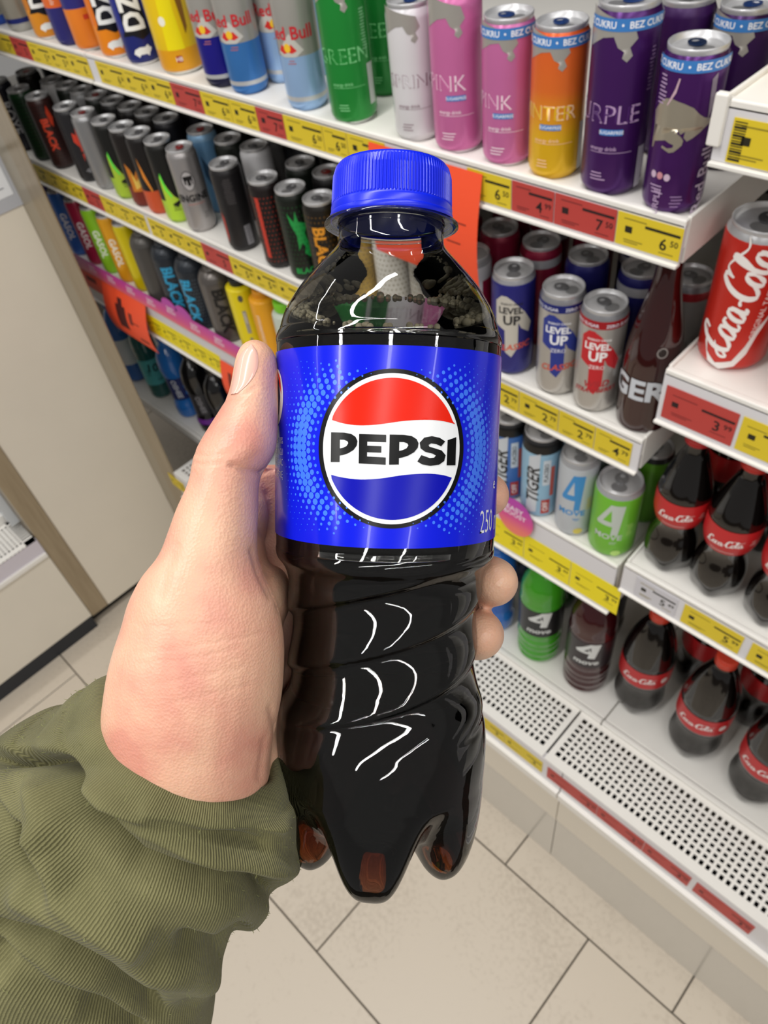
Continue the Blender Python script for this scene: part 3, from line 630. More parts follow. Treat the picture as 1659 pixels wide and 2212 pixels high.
bottle('grey metal bottle with black upright lettering', s3(502), YR, Z3, GB, mat('6A6562', .3, .6, name='grey_metal_warm'), '2A2A2C', .015, .010, arts=(.033, [('text', 'BLACK', -.1, .45, .022, '1A1818', -PI/2, .06)]))
bottle('yellow bottle with a black cap above the thumb', s3(556), YR, Z3, [(.024, 0), (.027, .005), (.027, .13), (.025, .145), (.016, .15), (.016, .16)], mat('E2CE12', .35, name='yellow_plastic'), '1E1E1C', .017, .014, arts=(.027, [('rect', -.2, .50, .007, .050, '9A9688'), ('ell', -.2, .82, .0045, .007, '55534A'), ('ell', -.2, .26, .003, .003, '8A8676'), ('ell', -.2, .19, .0035, .0035, '8A8676'), ('ell', -.2, .10, .0045, .0045, '8A8676'), ('lines', -.2, .62, .005, 8, 'E8E4D4')]))
bottle('orange bottle with white lettering behind the thumb', s3(604), YR, Z3, [(.024, 0), (.027, .005), (.027, .13), (.025, .145), (.016, .15), (.016, .16)], mat('E5A01C', .35, name='orange_plastic'), 'E0941A', .017, .014, arts=(.027, [('lines', -.7, .75, .008, 24, 'EFE6D6')]))
bottle('pale bottle with a lime cap beside the bottle shoulder', s3(650), YR, Z3, [(.024, 0), (.027, .005), (.027, .12), (.024, .14), (.016, .145), (.016, .158)], mat('BFC8BA', .3, name='pale_plastic'), '7FD02A', .020, .018)
for i, px in enumerate((705, 765)):
    bottle('pale bottle behind the blue label with a lime cap' if i else 'pale lime-capped bottle hidden behind the hand-held bottle', s3(px), YR, Z3, [(.024, 0), (.027, .005), (.027, .12), (.024, .14), (.016, .145), (.016, .158)], mat('BFC8BA', .3, name='pale_plastic'), '7FD02A', .020, .018)
for px, lab in ((1098, 'blue can with black top and upright dark lettering, beside the finger'), (1164, 'pale blue can with black top and upright dark lettering')):
    can(lab, s3(px), YR, Z3, .0285, .158, [(0, '8FB8D2' if px > 1150 else '3F6FB4'), (.84, '111112'), (.95, '2A2A2C')], .1, .35, tab='2A2A2C', name='energy_drink_can', group='cans with upright tiger lettering',
        arts=[('poly', [(-.75,.06),(-.15,.10),(-.05,.86),(-.65,.80)], 'C7CCD2'), ('text', 'TIGER', -.40, .46, .019, '161618', PI/2, .03, .25), ('rect', .30, .62, .011, .050, 'C9D2DA'), ('text', 'PLACEBO', .28, .62, .006, '22262C', PI/2, .02), ('rect', .33, .17, .013, .030, 'B23A34'), ('text', 'OFF', .33, .17, .008, 'E8E4E0', PI/2, .03), ('rect', .62, .5, .006, .06, 'B8584E')])
four = [(-.55,.52),(.0,.85),(.55,.85),(.45,.40),(.15,.40),(.18,.55),(-.5,.50)]
fourh = [(-.15,.60),(.13,.75),(.16,.60)]
def movecan(label, px, base, dk, ink, r, h, Y=YR):
    t = can(label, s3(px, Y), Y, Z3, r, h, [(0, base), (.93, '9A9A9C')], .1, .3, tab='9A9A9C', name='soft_drink_can', group='cans marked with a big number four',
        arts=[('poly', [(-.75,.56),(-.2,.86),(.4,.86),(.25,.40),(-.05,.40),(-.02,.53),(-.7,.53)], ink, .1), ('poly', [(-.45,.60),(-.14,.78),(-.08,.60)], base), ('text', 'MOVE', -.15, .36, .0105, ink, 0, .04), ('lines', .1, .28, .012, 2, ink), ('ell', .3, .10, .007, .006, dk), ('lines', .75, .55, .010, 8, dk)])
    return t
movecan('silver can with a big blue four beside the green can', 1237, 'B9BEC4', 'D8C45A', '3A8CCB', .0275, .150)
movecan('green can with a big white four at the shelf corner', 1318, '6FB82E', 'B9DE7A', 'BFC8C0', .0325, .130, YR+.004)
# ---- cola bottles on the third shelf, right case
CP = [(.022, 0), (.030, .004), (.0335, .025), (.0325, .05), (.0275, .075), (.029, .092), (.0325, .108), (.0325, .135), (.031, .150), (.024, .175), (.0165, .198), (.0130, .208), (.0130, .232)]
def feet(n, depth, zmax):
    return lambda r, z, a: r*(1-depth*max(0, 1-z/zmax)*(0.5-0.5*math.cos(n*a)))
YB = .533; ZB = .922
for px, lab in ((1440, 'cola bottle with red label beside the green can'), (1540, 'cola bottle with red label, second from the green can'), (1658, 'cola bottle with red label cut by the right edge, third from the green can')):
    X = x_at(px, YB, ZB)
    bottle(lab, X, YB, ZB, CP, cola, 'C22A22' if px > 1500 else 'B81E22', .0155, .017, [(.093, .138, redlab, 'label')],
        (.0325, [('script', -.08, .500, .0125, .046, 'EDE6E2', .10), ('rect', -.1, .425, .030, .0012, 'E0C8C4'), ('lines', .95, .52, .008, 3, 'D9C4C0')]), name='cola_bottle', group='half-litre cola bottles on the third shelf', modr=feet(5, .16, .028))
for (x, y), wh in zip(((-.115, .615), (-.05, .613), (.01, .612), (-.175, .615)), ('second from left', 'third from left', 'rightmost', 'leftmost')):
    bottle('cola bottle in the shade, %s of the second row on the third shelf' % wh, x, y+.004, ZB, CP, cola, '5A1214', .0155, .017, [(.093, .138, redlab, 'label')], name='cola_bottle', group='cola bottles in the shade of the second row', modr=feet(5, .16, .028))  # red cap darkened to stand in for second-row shade
# ---- cola cans
def colacan(label, X, Y):
    swash = [(-.9,.30),(-.7,.12),(-.35,.06),(.1,.10),(.35,.22),(.55,.36),(.95,.50),(.6,.30),(.45,.16),(.2,.06),(-.2,.02),(-.6,.05),(-.85,.18)]
    can(label, X, Y, 1.19, .034, .150, [(0, 'C62A1E'), (.94, 'A9A9AB')], .25, .3, tab='5A5A5C', name='cola_can', group='red cola cans', arts=[('poly', swash, 'E8E2DE'), ('script', -.30, .55, .040, .128, 'F0EAE6', PI/2-.20), ('text', 'ORIGINAL TASTE', .55, .48, .0055, 'F0D8D2', PI/2-.1, .01)], turn=.0)
colacan('red cola can standing on the corner of the right shelf', -.180, .545)
colacan('second red cola can cut by the right edge', -.105, .528)
# ---- juice carton can on the uppermost shelf at the right edge
jx = .0
jt = can('patterned juice can cut by the upper right edge', -.176, .566, 1.401, .033, .115, [(0, 'D9D5C8'), (.05, 'E0B42A'), (.22, 'D8C83A'), (.6, 'C9A92A'), (.9, '8A9A3A')], .1, .4, name='juice_can',
    arts=[('ell', -.7, .62, .010, .013, 'C2322A'), ('ell', -.2, .5, .009, .010, '6E9A3A'), ('ell', .3, .66, .010, .012, 'C2322A')]+[('rect', -1.2+.24*i, .09+.07*(i % 2), .005, .006, 'B2342A') for i in range(11)])
# ---- deck: large bottles ---------------------------------------------------
ZD = 0.429
def sd(px, Y): return x_at(px, Y, ZD)
WB = [(.026, 0), (.034, .005), (.036, .03), (.036, .16), (.037, .18), (.034, .215), (.022, .250), (.014, .262), (.014, .285)]
clear = lambda c: mat(c, .12, name='tinted_plastic', coat=.5)
YD = .605
bottle('blue water bottle with a white label behind the brown post', sd(300, YD), YD, ZD, WB, clear('2F66B0'), '2858A8', .016, .018, [(.07, .165, mat('D6D9DC', .4, name='white_label'), 'label')])
bottle('teal bottle with a large black number ten', sd(352, YD), YD, ZD, WB, clear('1F5A56'), '1A4A48', .016, .018, [(.055, .150, mat('52ADAE', .4, name='teal_label'), 'label')], (.036, [('text', '10', .05, .42, .028, '14302F', -.15, .03), ('lines', -.5, .40, .012, 8, '14302F'), ('lines', .3, .27, .02, 3, '1A3A3A')]))
SB = [(.026, 0), (.036, .006), (.039, .04), (.035, .07), (.036, .15), (.038, .155), (.041, .19), (.036, .225), (.022, .25), (.015, .26), (.015, .285)]
navy = mat('1A2A6A', .35, name='navy_label'); blk = mat('151416', .3, name='black_label')
bottle('blue sports bottle with a navy label', sd(412, YD), YD, ZD, SB, clear('2A74C8'), '2560B0', .017, .018, [(.072, .152, navy, 'label')], (.036, [('text', 'OSHEE', -.45, .40, .016, 'D9DCE4', -PI/2+.1, .04), ('ell', .35, .42, .007, .010, '2F7FD8'), ('ell', .35, .33, .006, .008, '2F7FD8')]))
for px, lab, pc in ((462, 'black sports bottle with a purple ring near its foot', '6A2A8A'), (512, 'black sports bottle half hidden by the thumb', '1A181A')):
    bottle(lab, sd(px, YD), YD, ZD, SB, clear('0C0B0D'), '101012', .017, .018, [(.072, .152, mat('302E31', .3, name='smoke_label'), 'label'), (.040, .058, mat(pc, .4, name='ring'), 'foot_ring')], (.036, [('text', 'OSHEE', -.4, .40, .015, '8A888C' if px < 500 else 'D2D2D6', -PI/2+.1, .03)]))
for i, px in enumerate((562, 1005, 1075)):
    bottle(('blue sports bottle behind the red-orange card', 'blue sports bottle hidden behind the bottle waist', 'blue sports bottle glimpsed between the fingers and the grille')[i], sd(px, YD), YD, ZD, SB, clear('2467C0'), '2560B0', .017, .018, [(.072, .152, mat('2A5FB4', .35, name='blue_label'), 'label')])
MB = [(.034, 0), (.044, .006), (.046, .03), (.0455, .05), (.0465, .07), (.0455, .09), (.046, .105), (.046, .195), (.045, .215), (.042, .245), (.030, .275), (.018, .292), (.0175, .315)]
for px, Yq, c1, lb, lab in ((1163, .605, '3E9A1E', '1B1A1C', 'green sports drink bottle with a black label and white four'), (1262, .608, '3A0A10', '2A2024', 'dark red sports drink bottle with a white four')):
    bottle(lab, sd(px, Yq), Yq, ZD, MB, clear(c1), '4DAA2A' if px < 1200 else '2A1014', .019, .02, [(.110, .200, mat(lb, .3, name='dark_label'), 'label')],
        (.046, [('poly', [(-.55,.54),(.05,.63),(.5,.63),(.3,.47),(.0,.47),(.05,.52),(-.5,.52)], 'DADCDA'), ('poly', [(-.2,.545),(.10,.595),(.12,.545)], lb), ('text', 'move', -.05, .41, .016, 'D4D6D4', .05, .05, .2)]), name='sports_drink_bottle', group='sports drink bottles on the deck', modr=(lambda r, z, a: r*(1-.02*math.sin(z*300)) if z < .1 else r))
LP = [(.030, 0), (.042, .005), (.048, .035), (.047, .06), (.043, .09), (.044, .11), (.0485, .125), (.0485, .180), (.047, .20), (.038, .245), (.024, .285), (.0165, .300), (.016, .322)]
for px, Yq, lab in ((1374, .628, 'large cola bottle with red cap beside the dark red bottle'), (1492, .618, 'large cola bottle in front, second from the dark red bottle'), (1622, .612, 'large cola bottle with red label at the lower right edge')):
    bottle(lab, sd(px, Yq), Yq, ZD, LP, cola, 'D2402A', .0185, .022, [(.126, .180, redlab, 'label'), (.045, .115, mat('3A3836', .35, name='grey_print', noise=.8, nscale=70), 'lower_print')],
        (.0485, [('script', -.10, .475, .0185, .068, 'EDE4E2', .08), ('ell', .9, .475, .007, .009, 'E0D2CE')]), name='cola_bottle', group='large cola bottles on the deck', modr=feet(5, .14, .03))
for (x, y), wh in zip(((-.150, .73), (-.05, .725), (.045, .72)), ('leftmost', 'middle', 'rightmost')):
    bottle('large cola bottle in the shade at the back of the deck, %s of three' % wh, x, y, ZD, LP, cola, '6A1A14', .0185, .022, [(.126, .180, redlab, 'label')], name='cola_bottle', group='cola bottles at the back of the deck', modr=feet(5, .14, .03))  # shade at the back is put into the darker cap red
# tub on the left cooler's deck
tb_ = thing('food_tub', 'pale blue plastic tub with lid at the left edge', 'tub', U(XP-.164, .0715, .3855))
link('tub_body', lathe([(.030, 0), (.036, .003), (.044, .055), (.0445, .06)], 32, True, False, name='tub_body'), mat('BFD0D6', .3, name='tub_plastic'), tb_)
link('lid', lathe([(.0445, .058), (.047, .059), (.047, .066), (.043, .067), (.0425, .064), (.0003, .064)], 32, True, True, name='lid'), mat('2C4048', .35, name='lid_plastic'), tb_)
link('top_print', lathe([(.0405, .0645), (.0403, .0652), (.0003, .0652)], 32, False, True, name='top_print'), mat('C3D3DB', .35, name='lid_print'), tb_)
# ---- second rows added to darken the third shelf and deck, shade in their colours
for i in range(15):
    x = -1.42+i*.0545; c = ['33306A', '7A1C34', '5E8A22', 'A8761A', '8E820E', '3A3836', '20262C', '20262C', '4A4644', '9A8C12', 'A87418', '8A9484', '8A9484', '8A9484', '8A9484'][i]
    can('added can in shade-dark colour, %s from the left in the second row of the third shelf' % ORD[i], x, .590, Z3, .0238, h6, [(0, c), (.92, c)], .15, .35, name='energy_drink_can', group='second row of the third shelf')
for i, (x, c, wh) in enumerate(((-.405, '3F6FB4', 'the blue black-topped can'), (-.350, '8FB8D2', 'the pale blue black-topped can'), (-.296, 'A9AEB4', 'the silver number four can'), (-.242, '5C9A28', 'the green number four can'))):
    can('added can standing right behind %s' % wh, x, .588, Z3, .0262, .135, [(0, c), (.92, '2A2A2C')], .15, .35, name='energy_drink_can', group='second row behind the number four cans')
for i in range(13):
    x = -1.47+i*.096
    bottle('added bottle in shade-dark colour, %s from the left at the back of the deck' % ORD[i], x, .715, ZD, SB, clear(['1A3A6A', '123834', '1A3A6A', '0C0B0D'][i % 4] if i < 11 else ['1C4A10', '24080C'][i-11]), '16181C', .017, .018, [(.072, .152, mat('22222A', .35, name='shade_label'), 'label')], group='bottles at the back of the deck')
# ================================================================== PRICE TAGS
ink = mat('23200E', .6, name='tag_ink'); inkr = mat('2A1416', .6, name='tag_ink_red')
yel = mat('DCC22A', .5, name='yellow_tag'); red_ = mat('B8403A', .5, name='red_tag'); orc = mat('F0532E', .5, name='orange_card'); wtag = mat('C9C7CC', .5, name='white_tag')
yel2 = mat('F0DC14', .5, name='bright_yellow_tag'); faint = mat('8E7E24', .6, name='faint_ink'); faintr = mat('7A2A2A', .6, name='faint_ink_red')
def price_tag(px0, px1, Z0, Z1, price, colm, label, Yt=YF, group=None, code=False):
    zm = (Z0+Z1)/2
    x0 = x_at(px0, Yt, zm)*S+.0006; x1 = x_at(px1, Yt, zm)*S-.0006
    w_ = x1-x0; hh = (Z1-Z0)*S
    t = thing('price_tag', label, 'price tag', ((x0+x1)/2, Yt*S-.0005, zm*S), 0, group)
    box('card', (-w_/2, -.0006, -hh/2), (w_/2, 0, hh/2), colm, t)
    ik, fk = (inkr, faintr) if colm is red_ else (ink, faint)
    o = (0, -.0008, 0); ux = (1, 0, 0); uz = (0, 0, 1)
    k = min(1.0, hh/.036)
    big = text_mesh(price.split()[0], .0125*k, .02)
    flat('price', shift(big, w_*.5-.0195*k, -.004*k), ik, t, o, ux, uz)
    if ' ' in price: flat('price_cents', shift(text_mesh(price.split()[1], .0065*k, .015), w_*.5-.0075*k, -.001*k), ik, t, o, ux, uz)
    flat('name_bar', rect(min(.036, w_*.55), .0030*k, w_*.5-min(.036, w_*.55)/2-.002, .0085*k), ik, t, o, ux, uz)
    flat('small_print', merge([rect(w_*.35, .0011, -w_*.22, .0125*k), rect(w_*.30, .0010, -w_*.22, -.0105*k), rect(w_*.22, .0010, w_*.30, -.0135*k), rect(w_*.22, .0010, -w_*.25, -.0130*k)]), fk, t, o, ux, uz)['kind'] = 'stuff'
    if w_ > .055: flat('pictogram', rect(.0075, .0065, -w_*.5+.013, .001), ik, t, o, ux, uz)
    if code: flat('bar_code', merge([rect(.010, .0009 if i % 3 else .0018, -w_*.5+.0065, -hh*.42+i*hh*.84/14) for i in range(15)]), ik, t, o, ux, uz)
    return t
def rail(tags, Z0, Z1, where, group, Yt=YF):
    n = 0
    for (a, b_, p, c) in tags:
        cm, cn = {'y': (yel, 'yellow'), 'r': (red_, 'red'), 'w': (wtag, 'white'), 'Y': (yel2, 'bright yellow')}[c]
        price_tag(a, b_, Z0, Z1, p, cm, '%s price tag, %s from the left on %s' % (cn, ORD[n], where), Yt, group); n += 1
rail([(-45, 28, '5 99', 'y'), (28, 66, '5', 'r'), (66, 110, '5 99', 'y'), (110, 150, '5 99', 'y'), (150, 196, '6', 'y'), (213, 270, '6 50', 'y'), (270, 322, '6 50', 'y'), (322, 374, '6 50', 'y'), (374, 438, '7 50', 'r'), (438, 500, '6 50', 'y'), (500, 557, '6 50', 'y'), (557, 616, '7 50', 'r'), (616, 700, '6 50', 'y'), (700, 752, '6 50', 'y'), (752, 835, '4', 'y'), (1010, 1106, '6 50', 'y'), (1106, 1198, '4 99', 'r'), (1198, 1332, '7 50', 'r'), (1332, 1474, '6 50', 'y')], 1.2865, 1.3125, 'the top rail', 'tags on the top rail')
rail([(78, 103, '4', 'y'), (103, 128, '4', 'y'), (128, 154, '4', 'y'), (154, 184, '4', 'y'), (184, 222, '5', 'r'), (222, 252, '5', 'y'), (252, 284, '5', 'y'), (284, 318, '5', 'y'), (324, 362, '5', 'y'), (362, 400, '5', 'y'), (400, 440, '5', 'y'), (440, 500, '5', 'r'), (500, 550, '5 99', 'y'), (550, 600, '5 99', 'y'), (600, 660, '5 99', 'y')], 1.064, 1.094, 'the second rail', 'tags on the second rail')
rail([(1040, 1122, '2 79', 'y'), (1122, 1207, '2 79', 'y'), (1207, 1285, '2 79', 'y'), (1285, 1364, '4 79', 'y')], 1.064, 1.094, 'the rail under the tee emblem cans', 'tags on the second rail')
rail([(318, 350, '3 49', 'Y'), (350, 384, '3 49', 'Y'), (384, 416, '3', 'Y'), (416, 448, '3 49', 'Y'), (448, 482, '3 49', 'Y')], .822, .866, 'the third rail', 'tags on the third rail')
rail([(1040, 1132, '3 49', 'Y'), (1132, 1232, '3 49', 'Y'), (1232, 1338, '3 99', 'Y')], .822, .872, 'the rail under the cans marked four', 'tags on the third rail')
rail([(1434, 1590, '3 99', 'r'), (1596, 1720, '3 99', 'y')], 1.143, 1.178, 'the rail under the cola cans', 'tags on the right rails', YF-.003)
rail([(1372, 1462, '5 49', 'w'), (1474, 1602, '5 99', 'y'), (1618, 1750, '5 99', 'y')], .884, .916, 'the rail under the half-litre cola bottles', 'tags on the right rails', YF-.003)
price_tag(1576, 1770, 1.3665, 1.394, '5 99', yel, 'yellow price tag with bar code under the juice can', YF-.003, 'tags on the right rails', True)
rail([(1030, 1090, '3', 'y'), (1090, 1172, '3', 'y'), (1182, 1290, '3 99', 'r'), (1290, 1390, '3 99', 'r'), (1390, 1490, '3 99', 'r'), (1500, 1625, '3 99', 'r')], .362, .402, 'the deck rail', 'tags on the deck rail', .4465)
rail([(368, 402, '3', 'y')], .362, .402, 'the deck rail behind the thumb', 'tags on the deck rail', .4465)
# ---- hanging orange-red promotion cards
def card(px0, px1, Ztop, drop, curl, label, art):
    x0 = x_at(px0, YF, Ztop)*S; x1 = x_at(px1, YF, Ztop)*S; w_ = x1-x0; D = drop*S
    t = thing('promotion_card', label, 'card', ((x0+x1)/2, YF*S-.002, Ztop*S), 0, 'hanging orange-red cards')
    n = 14; v = []; f = []
    def P(u, k): return (u, -curl*math.sin(k*PI*.75)-.0012, -k*D)
    for j in range(n+1):
        for u in (-w_/2, w_/2):
            p = P(u, j/n); v.append(p)
    for j in range(n+1):
        for u in (-w_/2, w_/2):
            p = P(u, j/n); v.append((p[0], p[1]+.0004, p[2]))
    m_ = 2*(n+1)
    for j in range(n):
        f.append((2*j, 2*j+2, 2*j+3, 2*j+1)); f.append((m_+2*j, m_+2*j+1, m_+2*j+3, m_+2*j+2))
        f.append((2*j, m_+2*j, m_+2*j+2, 2*j+2)); f.append((2*j+1, 2*j+3, m_+2*j+3, m_+2*j+1))
    f.append((0, 1, m_+1, m_)); f.append((2*n, m_+2*n, m_+2*n+1, 2*n+1))
    link('sheet', mesh_from('sheet', v, f, False), orc, t)
    for (nm, u, k, ww, hh) in art:
        vv = []; ff = []
        kk = int(max(2, hh/D*n))
        for j in range(kk+1):
            for s_ in (-.5, .5):
                p = P((u+s_*ww)*w_, k+(hh/D)*(j/kk)); vv.append((p[0], p[1]-.0004, p[2]))
        for j in range(kk): ff.append((2*j, 2*j+2, 2*j+3, 2*j+1))
        link(nm, mesh_from(nm, vv, ff), mat('4A1A18' if nm == 'bottle_picture' else '7A2A1E', .6, name='card_ink'), t)
    return t
card(800, 1046, 1.311, .108, .012, 'large orange-red card hanging from the top rail behind the blue cap', [('printed_line', .28, .42, .25, .0016), ('printed_line', .30, .60, .12, .0016), ('printed_line', .28, .85, .15, .0016)])
card(222, 316, .895, .105, .022, 'orange-red card with a bottle picture hanging from the third rail', [('bottle_picture', -.10, .30, .22, .060), ('bottle_picture', -.10, .17, .10, .020), ('printed_line', .2, .5, .2, .003), ('printed_line', .3, .8, .2, .008), ('printed_line', .12, .35, .08, .03)])
card(478, 545, .862, .075, .012, 'small orange-red card hanging beside the thumb', [('printed_line', -.2, .2, .12, .035), ('printed_line', -.2, .78, .4, .006)])
card(168, 221, .895, .045, .004, 'short orange-red card hanging beside the brown post', [('printed_line', 0, .3, .4, .012)])
# ---- pink promotional strip along the third shelf
pk = bpy.data.materials.new('pink_strip'); pk.use_nodes = True; nt = pk.node_tree; b = nt.nodes['Principled BSDF']; b.inputs['Roughness'].default_value = .35
tc = nt.nodes.new('ShaderNodeTexCoord'); sxn = nt.nodes.new('ShaderNodeSeparateXYZ'); crn = nt.nodes.new('ShaderNodeValToRGB'); mm = nt.nodes.new('ShaderNodeMath'); mm.operation = 'MULTIPLY_ADD'; mm.inputs[1].default_value = 18; mm.inputs[2].default_value = .5
el = crn.color_ramp.elements; el[0].color = lin('EE7A6A'); el[1].color = lin('B83AA8'); e_ = el.new(.45); e_.color = lin('D8488E')
nt.links.new(tc.outputs['Object'], sxn.inputs[0]); nt.links.new(sxn.outputs['Z'], mm.inputs[0]); nt.links.new(mm.outputs[0], crn.inputs[0]); nt.links.new(crn.outputs[0], b.inputs['Base Color'])
def pink(px0, px1, zc, hz, label, bumps):
    x0 = x_at(px0, YF, zc)*S; x1 = x_at(px1, YF, zc)*S
    t = thing('promotion_strip', label, 'promotion strip', ((x0+x1)/2, YF*S-.0065, zc*S))
    pts = [(-(x1-x0)/2, -hz/2), ((x1-x0)/2, -hz/2), ((x1-x0)/2, hz/2)]
    for bp_ in sorted(bumps, reverse=True):
        c0 = x_at(bp_, YF, zc)*S-(x0+x1)/2
        pts += [(c0+.030*math.cos(a), hz/2+.022*math.sin(a)) for a in [PI*i/10 for i in range(11)]]
    pts += [(-(x1-x0)/2, hz/2)]
    v, f = outline_mesh([pts]); n = len(v)
    vv = [(x, 0, y) for x, y in v]+[(x, .0006, y) for x, y in v]
    link('strip', mesh_from('strip', vv, [tuple(q) for q in f]+[tuple(i+n for i in reversed(q)) for q in f]), pk, t)
    x = x0+.03
    while x < x1-.02:
        flat('lettering', shift(merge([shift(text_mesh('EASY', .0085, .03), 0, .0045), shift(text_mesh('BOOST', .0075, .03), 0, -.0055)]), x-(x0+x1)/2, .002+(.010 if any(abs(x_at(q, YF, zc)*S-x) < .03 for q in bumps) else 0)), mat('F4E2EC', .5, name='strip_ink'), t, (0, -.0004, 0), (1, 0, 0), (0, 0, 1)); x += .085
    return t
pink(155, 530, .9085, .040, 'long pink strip with white lettering along the third shelf edge', [378, 408])
t = thing('promotion_disc', 'round pink disc with white lettering on the shelf edge', 'promotion disc', (x_at(1118, YF, .905)*S, YF*S-.0065, .899*S))
v, f = ell(.034, .040, 0, 0, 28); n = len(v)
link('disc', mesh_from('disc', [(x, 0, y) for x, y in v]+[(x, .0006, y) for x, y in v], [f[0], tuple(i+n for i in reversed(f[0]))]), pk, t)
flat('lettering', merge([shift(text_mesh('EASY', .010, .03), 0, .018), shift(text_mesh('BOOST', .009, .03), 0, .006)]), mat('F4E2EC', .5, name='strip_ink'), t, (0, -.0004, 0), (1, 0, 0), (0, 0, 1))
# ================================================================== THE HAND-HELD BOTTLE
def cvec(x, y, z): return RX*x+RD*y+RF*z            # camera-axes vector into the world
TAU = math.radians(6.5)
bO = CAM+cvec(.00077, -.01853, .19)
bu = cvec(.02, -math.cos(TAU), -math.sin(TAU)).normalized()       # bottle axis, up
bf = cvec(0, 0, -1); bf = (bf-bu*bf.dot(bu)).normalized()         # towards the viewer
br = (-bf).cross(bu).normalized()
if br.dot(RX) < 0: br = -br
BM = Matrix((br, -bf, bu)).transposed().to_4x4(); BM.translation = bO-bu*.1138
HB = .1138                                                          # axis origin sits this far above the feet
bot = thing('cola_bottle', 'small clear bottle of dark cola with a blue label, held in the hand', 'bottle')
bot.matrix_world = BM
def hz(h): return h+HB
RL = .0281
prof = [(.0276, -.0880), (.0279, -.082), (.0278, -.0765), (.0268, -.0695), (.0252, -.0640), (.0246, -.058), (.0244, -.050), (.0247, -.043), (.0252, -.0365), (.0262, -.0325), (.0278, -.0298), (.0282, -.0280), (.0280, -.0268), (.0277, -.0260), (.0279, -.0250), (RL, -.0238), (RL, .0205), (.02815, .0232), (.0283, .0246), (.0278, .0262), (.0274, .0270), (.0262, .0310), (.0240, .0350), (.0215, .0385), (.0180, .0425), (.0145, .0462), (.0133, .0480), (.01305, .0495), (.0130, .0520), (.0130, .0530)]
P_ = pl(prof, 5)
def swirl(h, a):
    if h > -.030 or h < -.074: return 0.0
    env = min(1.0, (h+.074)/.008)*min(1.0, (-.030-h)/.006)
    ph = (h-.0070*a)/.0147+.30
    fr = ph-math.floor(ph)
    k = fr/.86 if fr < .86 else (1-fr)/.14
    k = k*k*(3-2*k)
    return env*(-.0012*k+.0004)
foot = [(1, -.0880), (.995, -.0930), (.975, -.0990), (.93, -.1055), (.86, -.1105), (.76, -.1132), (.66, -.1138), (.54, -.1122), (.40, -.1075), (.25, -.1030), (.1, -.1020), (0, -.1018)]
vall = [(1, -.0880), (.985, -.0890), (.95, -.0908), (.90, -.0930), (.83, -.0960), (.76, -.0985), (.68, -.1002), (.58, -.1020), (.44, -.1024), (.27, -.1020), (.1, -.1018), (0, -.1018)]
footS = pl(foot, 3); vallS = pl(vall, 3)
A0 = math.radians(-5)
def bottle_mesh(name, inset, hmin=None, top=True, seg=220):
    rows = []
    for j in range(len(footS)-1, 0, -1):
        row = []
        for i in range(seg):
            a = 2*PI*i/seg; c = (.5+.5*math.cos(5*(a-A0)))
            c = c**.62; c = c*c*(3-2*c)
            fr, fh = footS[j]; vr, vh = vallS[j]
            r = (.0276-inset)*(vr+(fr-vr)*c); h = vh+(fh-vh)*c+inset
            row.append((r, h, a))
        rows.append(row)
    dense = []
    for (r0, h0), (r1, h1) in zip(P_, P_[1:]):
        k = 2 if h0 < -.028 else 1
        for q in range(k): dense.append((r0+(r1-r0)*q/k, h0+(h1-h0)*q/k))
    dense.append(P_[-1])
    for (r, h) in dense:
        rows.append([(r-inset+swirl(h, ((2*PI*i/seg+PI) % (2*PI))-PI), h, 2*PI*i/seg) for i in range(seg)])
    v = [(0, 0, hz(-.1018+inset))]; f = []
    for row in rows:
        for (r, h, a) in row: v.append((r*math.sin(a), -r*math.cos(a), hz(h)))
    for i in range(seg): f.append((0, 1+(i+1) % seg, 1+i))
    for j in range(len(rows)-1):
        for i in range(seg):
            k = (i+1) % seg
            f.append((1+j*seg+i, 1+j*seg+k, 1+(j+1)*seg+k, 1+(j+1)*seg+i))
    if top: f.append(tuple(1+(len(rows)-1)*seg+i for i in range(seg)))
    return mesh_from(name, v, f, True)
# clear plastic: thin wall that mirrors by Fresnel and lets the rest through
pet = bpy.data.materials.new('clear_plastic'); pet.use_nodes = True; nt = pet.node_tree
for n_ in list(nt.nodes): nt.nodes.remove(n_)
out = nt.nodes.new('ShaderNodeOutputMaterial'); mx = nt.nodes.new('ShaderNodeMixShader'); tr = nt.nodes.new('ShaderNodeBsdfTransparent'); gl = nt.nodes.new('ShaderNodeBsdfGlossy'); fr = nt.nodes.new('ShaderNodeFresnel')
tr.inputs[0].default_value = (.95, .955, .95, 1); gl.inputs['Roughness'].default_value = .03; fr.inputs['IOR'].default_value = 1.64
nzb = nt.nodes.new('ShaderNodeTexNoise'); nzb.inputs['Scale'].default_value = 260; tcb = nt.nodes.new('ShaderNodeTexCoord'); bpb = nt.nodes.new('ShaderNodeBump'); bpb.inputs['Strength'].default_value = .05; bpb.inputs['Distance'].default_value = .0006
nt.links.new(tcb.outputs['Object'], nzb.inputs['Vector']); nt.links.new(nzb.outputs['Fac'], bpb.inputs['Height']); nt.links.new(bpb.outputs[0], gl.inputs['Normal']); nt.links.new(bpb.outputs[0], fr.inputs['Normal'])
nt.links.new(fr.outputs[0], mx.inputs[0]); nt.links.new(tr.outputs[0], mx.inputs[1]); nt.links.new(gl.outputs[0], mx.inputs[2]); nt.links.new(mx.outputs[0], out.inputs[0])
link('bottle_wall', bottle_mesh('bottle_wall', 0.0, top=False), pet, bot)
